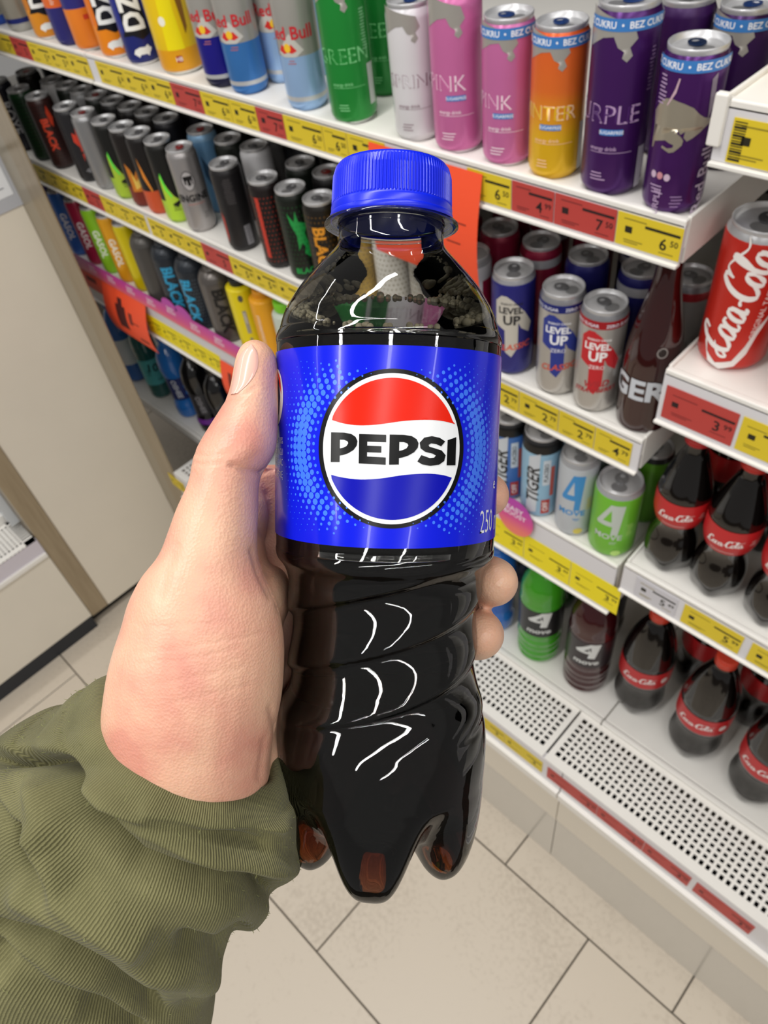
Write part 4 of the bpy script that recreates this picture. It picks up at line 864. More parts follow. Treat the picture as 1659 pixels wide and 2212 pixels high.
# liquid: same form just inside, filled to the shoulder
liqm = bpy.data.materials.new('cola_liquid'); liqm.use_nodes = True; nt = liqm.node_tree
b = nt.nodes['Principled BSDF']; b.inputs['Base Color'].default_value = (1, 1, 1, 1); b.inputs['Transmission Weight'].default_value = 1.0; b.inputs['Roughness'].default_value = 0.0; b.inputs['IOR'].default_value = 1.33
va = nt.nodes.new('ShaderNodeVolumeAbsorption'); va.inputs['Color'].default_value = (.66, .36, .08, 1); va.inputs['Density'].default_value = 360
nt.links.new(va.outputs[0], nt.nodes['Material Output'].inputs['Volume'])
lq = bottle_mesh('cola', .0006)
bm = bmesh.new(); bm.from_mesh(lq)
upl = Vector((0, -math.sin(math.radians(18)), math.cos(math.radians(18))))
lev = Vector((0, -.0276, hz(.0238)))
bmesh.ops.bisect_plane(bm, geom=bm.verts[:]+bm.edges[:]+bm.faces[:], plane_co=lev, plane_no=upl, clear_outer=True)
bmesh.ops.holes_fill(bm, edges=[e for e in bm.edges if e.is_boundary], sides=0)
bmesh.ops.recalc_face_normals(bm, faces=bm.faces[:])
rimv = [q.co.copy() for q in bm.verts if abs((q.co-lev).dot(upl)) < 2e-5]
bm.to_mesh(lq); bm.free()
for p in lq.polygons: p.use_smooth = len(p.vertices) < 6
liq = link('cola', lq, liqm, bot)
# froth along the edge of the liquid
rng = random.Random(3); bm = bmesh.new()
for i in range(1500):
    q = rng.choice(rimv); a = math.atan2(q.x, -q.y)
    d = abs(a)
    if d < .75 and rng.random() < .93: continue
    if d > 2.5 and rng.random() < .9: continue
    s_ = rng.uniform(.0003, .0009)*(1.3 if rng.random() < .12 else 1)
    k = rng.uniform(.80, .965); c = Vector((0, 0, (q.z)))
    p = Vector((q.x*k, q.y*k, 0)); p.z = q.z
    # keep the bubble on the level surface
    p += upl*((lev-p).dot(upl)+s_*.35+rng.uniform(0, .0016)*(1 if k > .93 else 0))
    if math.hypot(p.x, p.y) > rad_at(P_, p.z-HB)-s_-.0004: continue
    bmesh.ops.create_icosphere(bm, subdivisions=2, radius=s_, matrix=Matrix.Translation(p))
for f_ in bm.faces: f_.smooth = True
fm = bpy.data.meshes.new('froth'); bm.to_mesh(fm); bm.free()
fro = link('froth', fm, mat('C9C0A4', .04, trans=.6, ior=1.3, name='bubble_film'), bot); fro['kind'] = 'stuff'; fro['label'] = 'ring of small bubbles on the cola'
# ---- neck ring, thread and cap
clearp = mat('B9C0C8', .05, trans=.85, ior=1.45, name='clear_neck')
link('neck_ring', lathe(pl([(.0131, .0525), (.0140, .0522), (.0163, .0522), (.0166, .0526), (.0163, .0532), (.0140, .0536), (.0131, .0538)], 2), 72, False, False, name='neck_ring'), pet, bot, (0, 0, HB))
link('neck_finish', lathe([(.0126, .0535), (.0126, .0665), (.0110, .0668)], 64, False, False, name='neck_finish'), mat('1C2C86', .3, name='neck_cap_tint'), bot, (0, 0, HB))  # blue stands in for the cap colour refracted in the clear neck
capm = bpy.data.materials.new('cap_blue'); capm.use_nodes = True; nt = capm.node_tree; b = nt.nodes['Principled BSDF']; b.inputs['Base Color'].default_value = lin('0C24D8'); b.inputs['Roughness'].default_value = .3; b.inputs['Subsurface Weight'].default_value = .0
NR = 440
def capmod(r, z, a):
    if z > .0580 and z < .0655: return r*(1+(.016 if int(round(a/(2*PI)*NR)) % 4 < 2 else -.006))
    return r
cp = lathe([(.0148, .0543), (.0150, .0546), (.0150, .0572), (.0149, .0577), (.01475, .0579), (.01465, .0582), (.0146, .0600), (.0145, .0625), (.0144, .0645), (.01405, .0664), (.0134, .0672), (.0120, .0676), (.0004, .0677)], NR, False, True, name='cap', modr=capmod)
for p in cp.polygons: p.use_smooth = not (.0575 < p.center.z < .0662)
cap = link('cap', cp, capm, bot, (0, 0, HB-.0008))
link('tamper_band', lathe([(.0148, .0540), (.0151, .0541), (.0152, .0556), (.0151, .0558), (.0148, .0558)], 96, False, False, name='tamper_band'), capm, cap)
# ---- label
LZ0, LZ1 = -.0236, .0208
labm = mat('0719D2', .2, name='blue_label', coat=.12)
seg = 160; v = []; f = []
for k in range(5):
    h = LZ0+(LZ1-LZ0)*k/4
    for i in range(seg): a = 2*PI*i/seg; v.append(((RL+.00025)*math.sin(a), -(RL+.00025)*math.cos(a), hz(h)))
for k in range(4):
    for i in range(seg): f.append((k*seg+i, k*seg+(i+1) % seg, (k+1)*seg+(i+1) % seg, (k+1)*seg+i))
lab = link('label', mesh_from('label', v, f, True), labm, bot)
lab['label'] = 'glossy blue label with round emblem'
# emblem drawn in units where the black ring's outer radius is 1; x, y taken round the wall
def pw(name, vf, m, lay, sc=1.0, du=0.0, dv=0.0):
    RR = RL+.00025+.00004*lay
    o = wrap(name, ([((x*sc+du), (y*sc+dv)+hz(LC)) for x, y in vf[0]], vf[1]), RR, m, lab, step=.06)
    return o
LC = -.00165; EU = .0012; ER = .01745        # emblem centre height, shift round the wall, radius
ZC, ZR = (851., 706.), 498.
def thx(xz):                       # crop column -> distance round the wall, in emblem radii
    x = (xz-851.)/2.9625+11; lo, hi = -1.3, 1.3
    for _ in range(40):
        m_ = (lo+hi)/2
        if FPX*.1466*math.sin(m_)/(1-.1466*math.cos(m_)) < x: lo = m_
        else: hi = m_
    return (lo*RL-EU-.00)/ER
def zp(pts): return [(thx(x), (ZC[1]-y)/ZR) for x, y in pts]
blackm = mat('060708', .28, name='print_black'); whitem = mat('E2E4E6', .25, name='print_white'); redm = mat('DB2008', .25, name='print_red'); blue2 = mat('0308A2', .25, name='print_deep_blue')
for m_ in (blackm, whitem, redm, blue2, labm): m_.node_tree.nodes['Principled BSDF'].inputs['Specular IOR Level'].default_value = .28
pw('emblem_ring', ell(1, 1, 0, 0, 96), blackm, 1, ER, EU)
pw('emblem_disc', ell(.93, .945, 0, 0, 96), whitem, 2, ER, EU)
def arcseg(y_of, top):
    a_, b_ = .885, .888
    pts = []
    n = 40
    wave = zp(y_of)
    x0, x1 = wave[0][0], wave[-1][0]
    t0 = math.atan2(wave[0][1]/b_, x0/a_); t1 = math.atan2(wave[-1][1]/b_, x1/a_)
    if top:
        if t0 < 0: t0 += 2*PI
        arc = [(a_*math.cos(t1+(t0-t1)*i/n), b_*math.sin(t1+(t0-t1)*i/n)) for i in range(n+1)]
    else:
        if t0 > 0: t0 -= 2*PI
        arc = [(a_*math.cos(t1+(t0-t1)*i/n), b_*math.sin(t1+(t0-t1)*i/n)) for i in range(n+1)]
    return [p for p in wave]+arc[1:-1]
sm = lambda pts: pl(pts, 4)
pw('emblem_red', poly(arcseg(sm([(468, 530), (540, 550), (640, 560), (760, 552), (900, 530), (1000, 520), (1100, 517), (1180, 525), (1244, 540)]), True)), redm, 3, ER, EU)
pw('emblem_blue', poly(arcseg(sm([(466, 876), (540, 890), (650, 898), (780, 888), (900, 868), (1000, 857), (1100, 855), (1180, 865), (1234, 882)]), False)), blue2, 3, ER, EU)
Pp = [(463, 607), (545, 607), (590, 614), (618, 632), (630, 658), (626, 686), (606, 714), (572, 736), (540, 748), (519, 752), (519, 793), (463, 795)]
Ph = [(519, 652), (545, 652), (566, 660), (572, 672), (562, 690), (540, 702), (519, 707)]
P2 = [(833+(x-463)*1.10, y+6) for x, y in Pp]; P2h = [(833+(x-463)*1.10, y+6) for x, y in Ph]
Ee = [(640, 613), (811, 615), (811, 661), (692, 660), (692, 685), (782, 686), (782, 727), (692, 726), (692, 752), (811, 756), (811, 802), (640, 797)]
Ss = [(1185, 650), (1150, 628), (1100, 618), (1052, 628), (1024, 660), (1030, 695), (1060, 717), (1110, 729), (1128, 740), (1118, 753), (1090, 756), (1050, 742), (1036, 738), (1012, 778), (1045, 797), (1095, 805), (1150, 798), (1182, 775), (1190, 738), (1165, 708), (1120, 694), (1087, 685), (1080, 674), (1096, 664), (1130, 668), (1160, 682)]
Ii = [(1200, 642), (1254, 622), (1254, 802), (1198, 802)]
for loops in ([zp(Pp), zp(Ph)], [zp(Ee)], [zp(P2), zp(P2h)], [zp(Ss)], [zp(Ii)]):
    pw('letter', outline_mesh(loops), blackm, 4, ER, EU)
# halftone dots left and right of the emblem
dots = []
for q in range(10):
    rad = 1.11+q*.092
    n = int(2*PI*rad/.118)
    for i in range(n):
        a = 2*PI*(i+(.5 if q % 2 else 0))/n
        side = abs(math.cos(a))
        s_ = .049*math.exp(-((rad-1.36)/.24)**2)*max(0, (side-.25)/.75)**.8+.006
        if rad > 1.30 and side < .45: continue
        if rad > 1.2 and side < .2: continue
        x, y = rad*math.cos(a)*ER*.98+EU, rad*math.sin(a)*ER*.80
        if abs(y) > .0195 or x < -.0285: continue
        dots.append(ell(s_*ER, s_*ER*1.05, x, y, 8))
dt = pw('halftone_dots', merge(dots), mat('3A74F0', .25, name='print_light_blue'), 1); dt['kind'] = 'stuff'
pw('lettering', shift(text_mesh('250 ml', .0056, -.01, 0, .62), .0322, -.0170), whitem, 2)
pw('lettering', shift(text_mesh('e', .003, 0), .0335, -.0085), whitem, 2)
for k, s_ in enumerate(('BUTELKA 100%', 'Z RECYKLINGU', 'WYRZUCAJĄC', 'ZAKRĘĆ ZAKRĘTKĘ')):
    me_ = text_mesh(s_, .00165, -.01, 0, .62); wd = max(x for x, y in me_[0])
    pw('lettering', shift(me_, -.0302-wd, .0012-k*.0027), whitem, 2)
# hand-and-bottle recycling mark left of the dots
pw('recycling_mark', ell(.0050, .0068, -.0352, .0115, 40), whitem, 2)
pw('recycling_mark', poly([(-.0355, .0050), (-.0330, .0080), (-.0322, .0115), (-.0330, .0150), (-.0350, .0172), (-.0338, .0140), (-.0340, .0100)]), mat('14225E', .2, name='print_navy'), 3)
pw('recycling_mark', poly([(-.0345, .0178), (-.0322, .0160), (-.0312, .0120), (-.0325, .0140), (-.0338, .0165)]), redm, 4)

# ================================================================== THE HAND
skin = bpy.data.materials.new('skin'); skin.use_nodes = True; nt = skin.node_tree; b = nt.nodes['Principled BSDF']
tc = nt.nodes.new('ShaderNodeTexCoord'); n1 = nt.nodes.new('ShaderNodeTexNoise'); n1.inputs['Scale'].default_value = 45; n1.inputs['Detail'].default_value = 3; n1.inputs['Roughness'].default_value = .5
cr = nt.nodes.new('ShaderNodeValToRGB'); el = cr.color_ramp.elements; el[0].position = .34; el[0].color = lin('CF8F7C'); el[1].position = .68; el[1].color = lin('E0B497'); e_ = el.new(.5); e_.color = lin('DAA78D')
nt.links.new(tc.outputs['Object'], n1.inputs['Vector']); nt.links.new(n1.outputs['Fac'], cr.inputs[0]); nt.links.new(cr.outputs[0], b.inputs['Base Color'])
b.inputs['Roughness'].default_value = .42; b.inputs['Subsurface Weight'].default_value = .25; b.inputs['Subsurface Radius'].default_value = (.006, .0025, .0012); b.inputs['Subsurface Scale'].default_value = .5
mp = nt.nodes.new('ShaderNodeMapping'); mp.inputs['Scale'].default_value = (1, 1, 1)
vo = nt.nodes.new('ShaderNodeTexVoronoi'); vo.inputs['Scale'].default_value = 1500; n3 = nt.nodes.new('ShaderNodeTexNoise'); n3.inputs['Scale'].default_value = 420; n3.inputs['Detail'].default_value = 5
bp = nt.nodes.new('ShaderNodeBump'); bp.inputs['Strength'].default_value = .22; bp.inputs['Distance'].default_value = .0004
ad = nt.nodes.new('ShaderNodeMath'); ad.operation = 'ADD'
nt.links.new(tc.outputs['Object'], vo.inputs['Vector']); nt.links.new(tc.outputs['Object'], n3.inputs['Vector']); nt.links.new(vo.outputs['Distance'], ad.inputs[0]); nt.links.new(n3.outputs['Fac'], ad.inputs[1]); nt.links.new(ad.outputs[0], bp.inputs['Height']); nt.links.new(bp.outputs[0], b.inputs['Normal'])
hv = []; hf = []
def ring_loft(rings):
    """rings: (centre, axis a, axis b) ellipses; closed tube"""
    n = 28; k0 = len(hv)
    for (c, a, b_) in rings:
        for i in range(n):
            t = 2*PI*i/n; hv.append(tuple(c+a*math.cos(t)+b_*math.sin(t)))
    for j in range(len(rings)-1):
        for i in range(n):
            q = (i+1) % n; hf.append((k0+j*n+i, k0+j*n+q, k0+(j+1)*n+q, k0+(j+1)*n+i))
    hf.append(tuple(k0+i for i in reversed(range(n)))); hf.append(tuple(k0+(len(rings)-1)*n+i for i in range(n)))
def smooth_rows(rows, n=5):
    out = []
    for i in range(len(rows)-1):
        p0 = rows[max(0, i-1)]; p1 = rows[i]; p2 = rows[i+1]; p3 = rows[min(len(rows)-1, i+2)]
        for k in range(n):
            t = k/n
            out.append(tuple(0.5*(2*p1[j]+(-p0[j]+p2[j])*t+(2*p0[j]-5*p1[j]+4*p2[j]-p3[j])*t*t+(-p0[j]+3*p1[j]-3*p2[j]+p3[j])*t**3) for j in range(len(p1))))
    out.append(rows[-1]); return out
# thumb, ball of the thumb and wrist: (row, left, right, depth, half thickness)
TH = [(736, 547, 562, .1795, .0016), (741, 533, 573, .1795, .0036), (752, 521, 586, .1792, .0057), (772, 512, 596, .1788, .0072), (800, 506, 600, .1782, .0080), (835, 500, 601, .1775, .0084), (868, 489, 601, .1768, .0087), (905, 466, 600, .1758, .0092), (950, 438, 598, .1745, .0100), (978, 424, 592, .1738, .0104), (1003, 417, 578, .1734, .0102), (1026, 414, 563, .1732, .0100), (1055, 405, 558, .1730, .0102), (1100, 384, 557, .1730, .0106), (1150, 366, 555, .1730, .0112), (1200, 346, 556, .1732, .0122), (1245, 310, 570, .1738, .0136), (1300, 282, 596, .1748, .0152), (1350, 268, 609, .1756, .0162), (1400, 251, 614, .1762, .0168), (1450, 238, 613, .1768, .0172), (1500, 230, 609, .1776, .0174), (1550, 225, 600, .1786, .0174), (1600, 231, 590, .1800, .0172), (1650, 246, 584, .1815, .0168), (1700, 268, 576, .1835, .0155), (1760, 290, 540, .1880, .0140), (1840, 270, 470, .1960, .0140), (1940, 190, 400, .2060, .0150)]
rings = []
for (y, l, r_, z, t_) in smooth_rows(TH, 4):
    c = cpt((l+r_)/2, y, z); rings.append((c, RX*((r_-l)/2*z/FPX), RF*t_))
ring_loft(rings)
# palm behind the bottle
PM = [(1010, 470, 640, .2080, .0075), (1060, 450, 680, .2120, .0085), (1120, 430, 720, .2150, .0090), (1200, 400, 740, .2170, .0095), (1300, 360, 745, .2185, .0100), (1400, 330, 740, .2195, .0105), (1500, 310, 730, .2200, .0110), (1600, 300, 700, .2190, .0120), (1690, 310, 640, .2130, .0140), (1770, 300, 560, .2090, .0120), (1860, 260, 470, .2090, .0120)]
rings = []
for (y, l, r_, z, t_) in smooth_rows(PM, 3):
    c = cpt((l+r_)/2, y, z); rings.append((c, RX*((r_-l)/2*z/FPX), RF*t_))
ring_loft(rings)
# bridge between the ball of the thumb and the palm
for (px, py, z, rx, ry, rz) in ((480, 1330, .1960, .0165, .022, .016), (470, 1440, .1970, .018, .024, .017), (470, 1540, .1985, .018, .022, .016), (505, 1210, .1950, .0085, .013, .014), (520, 1120, .2010, .0075, .012, .0090), (590, 1290, .1975, .0045, .0085, .0140), (585, 1640, .1990, .006, .012, .012)):
    rr = []
    for k in range(9):
        t = -PI/2+PI*k/8
        rr.append((cpt(px, py, z)+RD*(ry*math.sin(t)), RX*max(1e-5, rx*math.cos(t)), RF*max(1e-5, rz*math.cos(t))))
    ring_loft(rr)
# fingers: round the back of the bottle, tips showing on the right
def finger(pts):
    rows = smooth_rows(pts, 5); P3 = [cpt(a, b_, z) for a, b_, z, r_ in rows]; rr = []
    for i, p in enumerate(P3):
        d = (P3[min(i+1, len(P3)-1)]-P3[max(0, i-1)]).normalized()
        u_ = RD-d*RD.dot(d); u_.normalize(); w_ = d.cross(u_)
        q = rows[i][3]; rr.append((p, u_*q, w_*q*.96))
    ring_loft(rr)
finger([(520, 1075, .2120, .0085), (600, 1062, .2195, .0082), (700, 1055, .2262, .0078), (820, 1050, .2290, .0074), (930, 1054, .2245, .0072), (1010, 1062, .2150, .0069), (1048, 1068, .2050, .0064), (1061, 1071, .1995, .0052), (1066, 1073, .1960, .0030), (1067, 1074, .1940, .0006)])
finger([(520, 1200, .2150, .0088), (640, 1215, .2230, .0085), (760, 1225, .2280, .0081), (870, 1235, .2280, .0078), (960, 1245, .2220, .0076), (1030, 1252, .2120, .0074), (1062, 1256, .2030, .0070), (1073, 1258, .1965, .0060), (1077, 1259, .1925, .0042), (1078, 1260, .1905, .0008)])
finger([(520, 1350, .2150, .0086), (640, 1350, .2240, .0083), (760, 1352, .2290, .0080), (870, 1356, .2285, .0077), (955, 1362, .2220, .0076), (1010, 1367, .2130, .0075), (1032, 1370, .2050, .0072), (1042, 1371, .1990, .0062), (1046, 1372, .1950, .0042), (1047, 1372, .1930, .0008)])
finger([(500, 1480, .2160, .0080), (640, 1480, .2230, .0076), (760, 1478, .2270, .0072), (860, 1478, .2265, .0069), (930, 1480, .2210, .0066), (960, 1482, .2150, .0060), (968, 1483, .2110, .0045), (970, 1483, .2090, .0008)])
hm = mesh_from('hand', hv, hf)
ho = bpy.data.objects.new('hand_build', hm); C.objects.link(ho)
md = ho.modifiers.new('r', 'REMESH'); md.mode = 'VOXEL'; md.voxel_size = .00075
sm_ = ho.modifiers.new('s', 'SMOOTH'); sm_.factor = .5; sm_.iterations = 14
dg = bpy.context.evaluated_depsgraph_get(); dg.update()
hmesh = bpy.data.meshes.new_from_object(ho.evaluated_get(dg))
bpy.data.objects.remove(ho)
# creases and folds pressed into the surface along drawn lines (row/column of the survey)
def seg_d(p, a, b_):
    ax, ay = a; bx, by = b_; dx, dy = bx-ax, by-ay
    t = max(0, min(1, ((p[0]-ax)*dx+(p[1]-ay)*dy)/(dx*dx+dy*dy+1e-9)))
    return math.hypot(p[0]-ax-t*dx, p[1]-ay-t*dy)
CRE = [([(420, 978), (440, 985), (470, 982), (500, 978)], 0.00030, 3.0), ([(416, 1000), (445, 1004), (480, 1000)], 0.00025, 3.0), ([(500, 1005), (530, 1018), (562, 1022), (600, 1010)], 0.00068, 6.0), ([(487, 870), (500, 862), (530, 852), (552, 838)], 0.00034, 4.0),
       ([(300, 1352), (380, 1352), (470, 1345)], 0.00010, 4.0), ([(290, 1412), (380, 1402), (480, 1385), (560, 1370)], 0.00011, 4.0), ([(300, 1432), (400, 1425), (520, 1400)], 0.00009, 4.0), ([(345, 1290), (360, 1230), (380, 1180)], 0.00034, 10.0), ([(575, 1230), (592, 1275), (606, 1320)], 0.00042, 6.0), ([(545, 1190), (560, 1240), (585, 1290)], 0.00059, 7.0),
       ([(585, 1530), (600, 1590), (590, 1660)], 0.00051, 8.0), ([(570, 1600), (560, 1680)], 0.00034, 7.0), ([(370, 1520), (450, 1500), (540, 1480)], 0.00008, 5.0), ([(330, 1480), (420, 1462), (520, 1445)], 0.00008, 4.0)]
hmesh.calc_loop_triangles()
nrm = [v_.normal.copy() for v_ in hmesh.vertices]
for v_, n_ in zip(hmesh.vertices, nrm):
    if n_.dot(RF) > .1: continue
    q = proj(v_.co); dsp = 0
    if q[0] > 640: continue
    for pts, amp, wd in CRE:
        d = min(seg_d(q, a, b_) for a, b_ in zip(pts, pts[1:]))
        if d < wd*3: dsp += amp*math.exp(-(d/wd)**2)
    v_.co -= n_*dsp
base = cpt(420, 1700, .19)
hmesh.transform(Matrix.Translation(-base))
for p in hmesh.polygons: p.use_smooth = True
hmesh.materials.clear()
person = thing('person', 'left hand and forearm in an olive sweater gripping the small cola bottle', 'person', base)
hand = link('hand', hmesh, skin, person); hand['label'] = 'bare left hand with thumb up'
# thumb nail laid on the thumb
bpy.context.view_layer.update()
bm = bmesh.new(); bm.from_mesh(hmesh); bvh = BVHTree.FromBMesh(bm); bm.free()
def on_hand(px, py):
    o = CAM-base; d = ray(px, py).normalized()
    hit = bvh.ray_cast(o, d); return hit[0], hit[1]
nl, nr_ = [(541, 747), (527, 757), (516, 772), (510, 790), (506, 810), (502, 832), (499, 853)], [(546, 747), (556, 760), (558, 778), (556, 796), (548, 814), (536, 830), (514, 850)]
rowsN = 14; colsN = 10; v = []; f = []
def pick(pl_, t):
    k = t*(len(pl_)-1); i = min(int(k), len(pl_)-2); u_ = k-i
    return (pl_[i][0]*(1-u_)+pl_[i+1][0]*u_, pl_[i][1]*(1-u_)+pl_[i+1][1]*u_)
for j in range(rowsN+1):
    a = pick(nl, j/rowsN); c_ = pick(nr_, j/rowsN)
    for i in range(colsN+1):
        s_ = i/colsN
        hp, hn = on_hand(a[0]+(c_[0]-a[0])*s_, a[1]+(c_[1]-a[1])*s_)
        if hp is None: hp, hn = Vector(v[-1]) if v else Vector((0, 0, 0)), Vector((0, 0, 0))
        edge = math.sin(PI*min(1, max(0, s_)))**.5
        v.append(tuple(hp+hn*(.00012+.00042*edge*(1-.5*j/rowsN))))
for j in range(rowsN):
    for i in range(colsN): f.append((j*(colsN+1)+i, j*(colsN+1)+i+1, (j+1)*(colsN+1)+i+1, (j+1)*(colsN+1)+i))
nail = link('thumb_nail', mesh_from('thumb_nail', v, f, True), mat('E0B0A0', .22, name='nail', coat=.5), hand)
# ---- sleeve: a tube of knit round the wrist, pushed into folds
slm = bpy.data.materials.new('olive_knit'); slm.use_nodes = True; nt = slm.node_tree; b = nt.nodes['Principled BSDF']
uvn = nt.nodes.new('ShaderNodeUVMap'); mp = nt.nodes.new('ShaderNodeMapping'); wv = nt.nodes.new('ShaderNodeTexWave'); wv.wave_type = 'BANDS'; wv.bands_direction = 'X'; wv.inputs['Scale'].default_value = 1.0; wv.inputs['Distortion'].default_value = 1.2; wv.inputs['Detail'].default_value = 2; wv.inputs['Detail Scale'].default_value = 3
mp.inputs['Scale'].default_value = (520, 520, 1)
n1 = nt.nodes.new('ShaderNodeTexNoise'); n1.inputs['Scale'].default_value = 60; n1.inputs['Detail'].default_value = 6; tc = nt.nodes.new('ShaderNodeTexCoord')
n2 = nt.nodes.new('ShaderNodeTexNoise'); n2.inputs['Scale'].default_value = 1600; n2.inputs['Detail'].default_value = 3
cr = nt.nodes.new('ShaderNodeValToRGB'); el = cr.color_ramp.elements; el[0].position = .2; el[0].color = lin('4E4C2B'); el[1].position = .8; el[1].color = lin('7C7850')
mxf = nt.nodes.new('ShaderNodeMath'); mxf.operation = 'MULTIPLY_ADD'; mxf.inputs[1].default_value = .25
nt.links.new(uvn.outputs[0], mp.inputs[0]); nt.links.new(mp.outputs[0], wv.inputs['Vector']); nt.links.new(tc.outputs['Object'], n1.inputs['Vector']); nt.links.new(tc.outputs['Object'], n2.inputs['Vector'])
ml = nt.nodes.new('ShaderNodeMath'); ml.operation = 'MULTIPLY'; ml.inputs[1].default_value = .65; nt.links.new(n1.outputs['Fac'], ml.inputs[0])
nt.links.new(wv.outputs['Fac'], mxf.inputs[0]); nt.links.new(ml.outputs[0], mxf.inputs[2]); nt.links.new(mxf.outputs[0], cr.inputs[0]); nt.links.new(cr.outputs[0], b.inputs['Base Color'])
b.inputs['Roughness'].default_value = .85; b.inputs['Sheen Weight'].default_value = .08; b.inputs['Sheen Roughness'].default_value = .4
bp = nt.nodes.new('ShaderNodeBump'); bp.inputs['Strength'].default_value = .6; bp.inputs['Distance'].default_value = .0004
ad = nt.nodes.new('ShaderNodeMath'); ad.operation = 'MULTIPLY_ADD'; ad.inputs[1].default_value = .5
nt.links.new(n2.outputs['Fac'], ad.inputs[0]); nt.links.new(wv.outputs['Fac'], ad.inputs[2]); nt.links.new(ad.outputs[0], bp.inputs['Height']); nt.links.new(bp.outputs[0], b.inputs['Normal'])
# centre line and half width: (column, row, depth, half width in columns, half thickness m)
SLV = [(428, 1566, .1870, 228, .0240), (414, 1596, .1885, 248, .0266), (405, 1628, .1900, 276, .0280), (384, 1672, .1920, 298, .0292), (361, 1719, .1945, 312, .0302), (330, 1755, .1970, 328, .0310), (292, 1782, .1995, 342, .0318), (248, 1822, .2030, 343, .0326), (195, 1866, .2070, 342, .0335), (155, 1925, .2115, 350, .0345), (125, 2015, .217, 366, .0355), (100, 2120, .224, 376, .037), (75, 2240, .232, 384, .038), (40, 2390, .242, 392, .039)]
axd = (cpt(*SLV[5][:3])-cpt(*SLV[0][:3])).normalized()
FOLD = [([(120, 1668), (165, 1735), (215, 1795), (290, 1868), (437, 1913), (600, 1935)], -0.0082, 26), ([(-30, 2010), (119, 2056), (239, 2128), (330, 2175)], -0.0078, 26), ([(-30, 2065), (95, 2148), (199, 2195), (300, 2240)], -0.0059, 22), ([(-20, 1636), (60, 1640), (128, 1656)], -0.0101, 16), ([(72, 1790), (68, 1830), (80, 1860)], -0.0117, 18), ([(100, 1700), (118, 1760), (112, 1830), (150, 1920), (300, 2010)], 0.0059, 30),
        ([(250, 1755), (380, 1800), (560, 1830)], -0.0027, 16), ([(330, 1740), (450, 1770), (600, 1775)], 0.0023, 18), ([(200, 1700), (320, 1780), (480, 1850), (620, 1870)], 0.0039, 24), ([(60, 1930), (180, 1990), (330, 2080), (450, 2110)], 0.0043, 34), ([(20, 1700), (60, 1740), (90, 1790)], 0.0035, 22), ([(400, 2040), (470, 2055), (520, 2030)], -0.0059, 22), ([(20, 2110), (160, 2190)], 0.0035, 20)]
rows = smooth_rows(SLV, 12); NT = 220; v = []; f = []; uv = []
cen = [cpt(r_[0], r_[1], r_[2]) for r_ in rows]
L_ = 0.0
for i, r_ in enumerate(rows):
    d = (cen[min(i+1, len(rows)-1)]-cen[max(0, i-1)]).normalized()
    if i: L_ += (cen[i]-cen[i-1]).length
    d = (d*.35+axd*.65).normalized()
    side = (RX*.78+RD*.62); side = (side-d*side.dot(d)).normalized(); up_ = d.cross(side).normalized()
    if up_.dot(RF) > 0: up_ = -up_
    a_ = r_[3]*r_[2]/FPX; b_ = r_[4]
    for k in range(NT):
        t = 2*PI*k/NT
        n_ = (side*math.cos(t)*b_+up_*math.sin(t)*a_).normalized()
        p = cen[i]+side*(a_*math.cos(t))+up_*(b_*math.sin(t))
        dsp = .0006*math.sin(5*t+L_*90)+.0004*math.sin(9*t-L_*160)
        if math.sin(t) > -.25:
            q = proj(p); wgt = min(1.0, (math.sin(t)+.25)/.5)
            for pts, amp, wd in FOLD:
                dd = min(seg_d(q, a2, b2) for a2, b2 in zip(pts, pts[1:]))
                if dd < wd*3: dsp += wgt*amp*math.exp(-(dd/wd)**2)
        if i < 10: dsp -= .0022*(1-i/10.0)**2
        v.append(p+n_*dsp); uv.append((t*.030, L_))
M_ = len(rows)
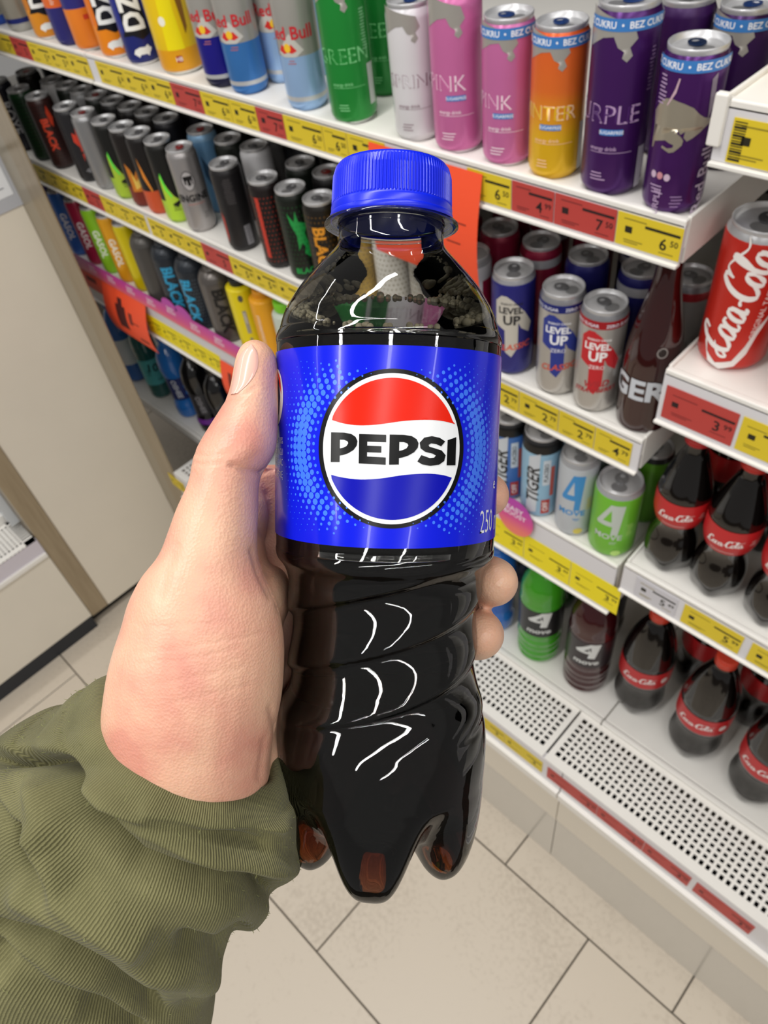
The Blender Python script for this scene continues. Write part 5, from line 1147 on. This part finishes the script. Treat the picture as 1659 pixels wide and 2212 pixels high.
# turned-in rim: three inner rings
inner = []
for j, (off, dep) in enumerate(((.0012, -.0006), (.0024, .0006), (.0030, .010))):
    for k in range(NT):
        p = v[k]; cdir = (cen[0]-p).normalized()
        inner.append(p+cdir*off+axd*dep)
v2 = [None]*0
allv = inner[2*NT:3*NT]+inner[NT:2*NT]+inner[0:NT]+v
alluv = [(u_, -.004) for u_, q in uv[:NT]]+[(u_, -.002) for u_, q in uv[:NT]]+[(u_, -.001) for u_, q in uv[:NT]]+uv
R_ = M_+3
for i in range(R_-1):
    for k in range(NT):
        q = (k+1) % NT; f.append((i*NT+k, i*NT+q, (i+1)*NT+q, (i+1)*NT+k))
sl = mesh_from('sleeve', [tuple(p-base) for p in allv], f, True)
uvl = sl.uv_layers.new(name='UVMap')
for lp in sl.loops:
    uvl.data[lp.index].uv = alluv[lp.vertex_index]
for p in sl.polygons:
    ks = [sl.loops[i].vertex_index % NT for i in p.loop_indices]
    if 0 in ks and NT-1 in ks:
        for i in p.loop_indices:
            if sl.loops[i].vertex_index % NT == 0: uvl.data[i].uv.x = 2*PI*.030
slo = link('sleeve', sl, slm, person); slo['label'] = 'olive green knitted sleeve with folds'
# lint and loose fibres on the knit
rl = random.Random(11); fv = []; ff = []
for _ in range(900):
    k = rl.randrange(3*NT, len(allv)-NT)
    p = allv[k]; i_ = k//NT-3
    n_ = (p-cen[max(0, min(len(cen)-1, i_))]).normalized()
    d = (n_+Vector((rl.uniform(-1, 1), rl.uniform(-1, 1), rl.uniform(-1, 1)))*.9).normalized()
    w_ = d.cross(RF).normalized()*.00006; ln = rl.uniform(.0004, .0013)
    q = p-base; k0 = len(fv); md_ = q+d*ln*.6+w_*rl.uniform(-3, 3)
    fv += [tuple(q-w_), tuple(q+w_), tuple(md_+w_), tuple(md_-w_), tuple(q+d*ln+w_*rl.uniform(-6, 6))]
    ff += [(k0, k0+1, k0+2, k0+3), (k0+3, k0+2, k0+4)]
lint = link('lint', mesh_from('lint', fv, ff), mat('74764A', .9, name='fibre'), slo); lint['kind'] = 'stuff'
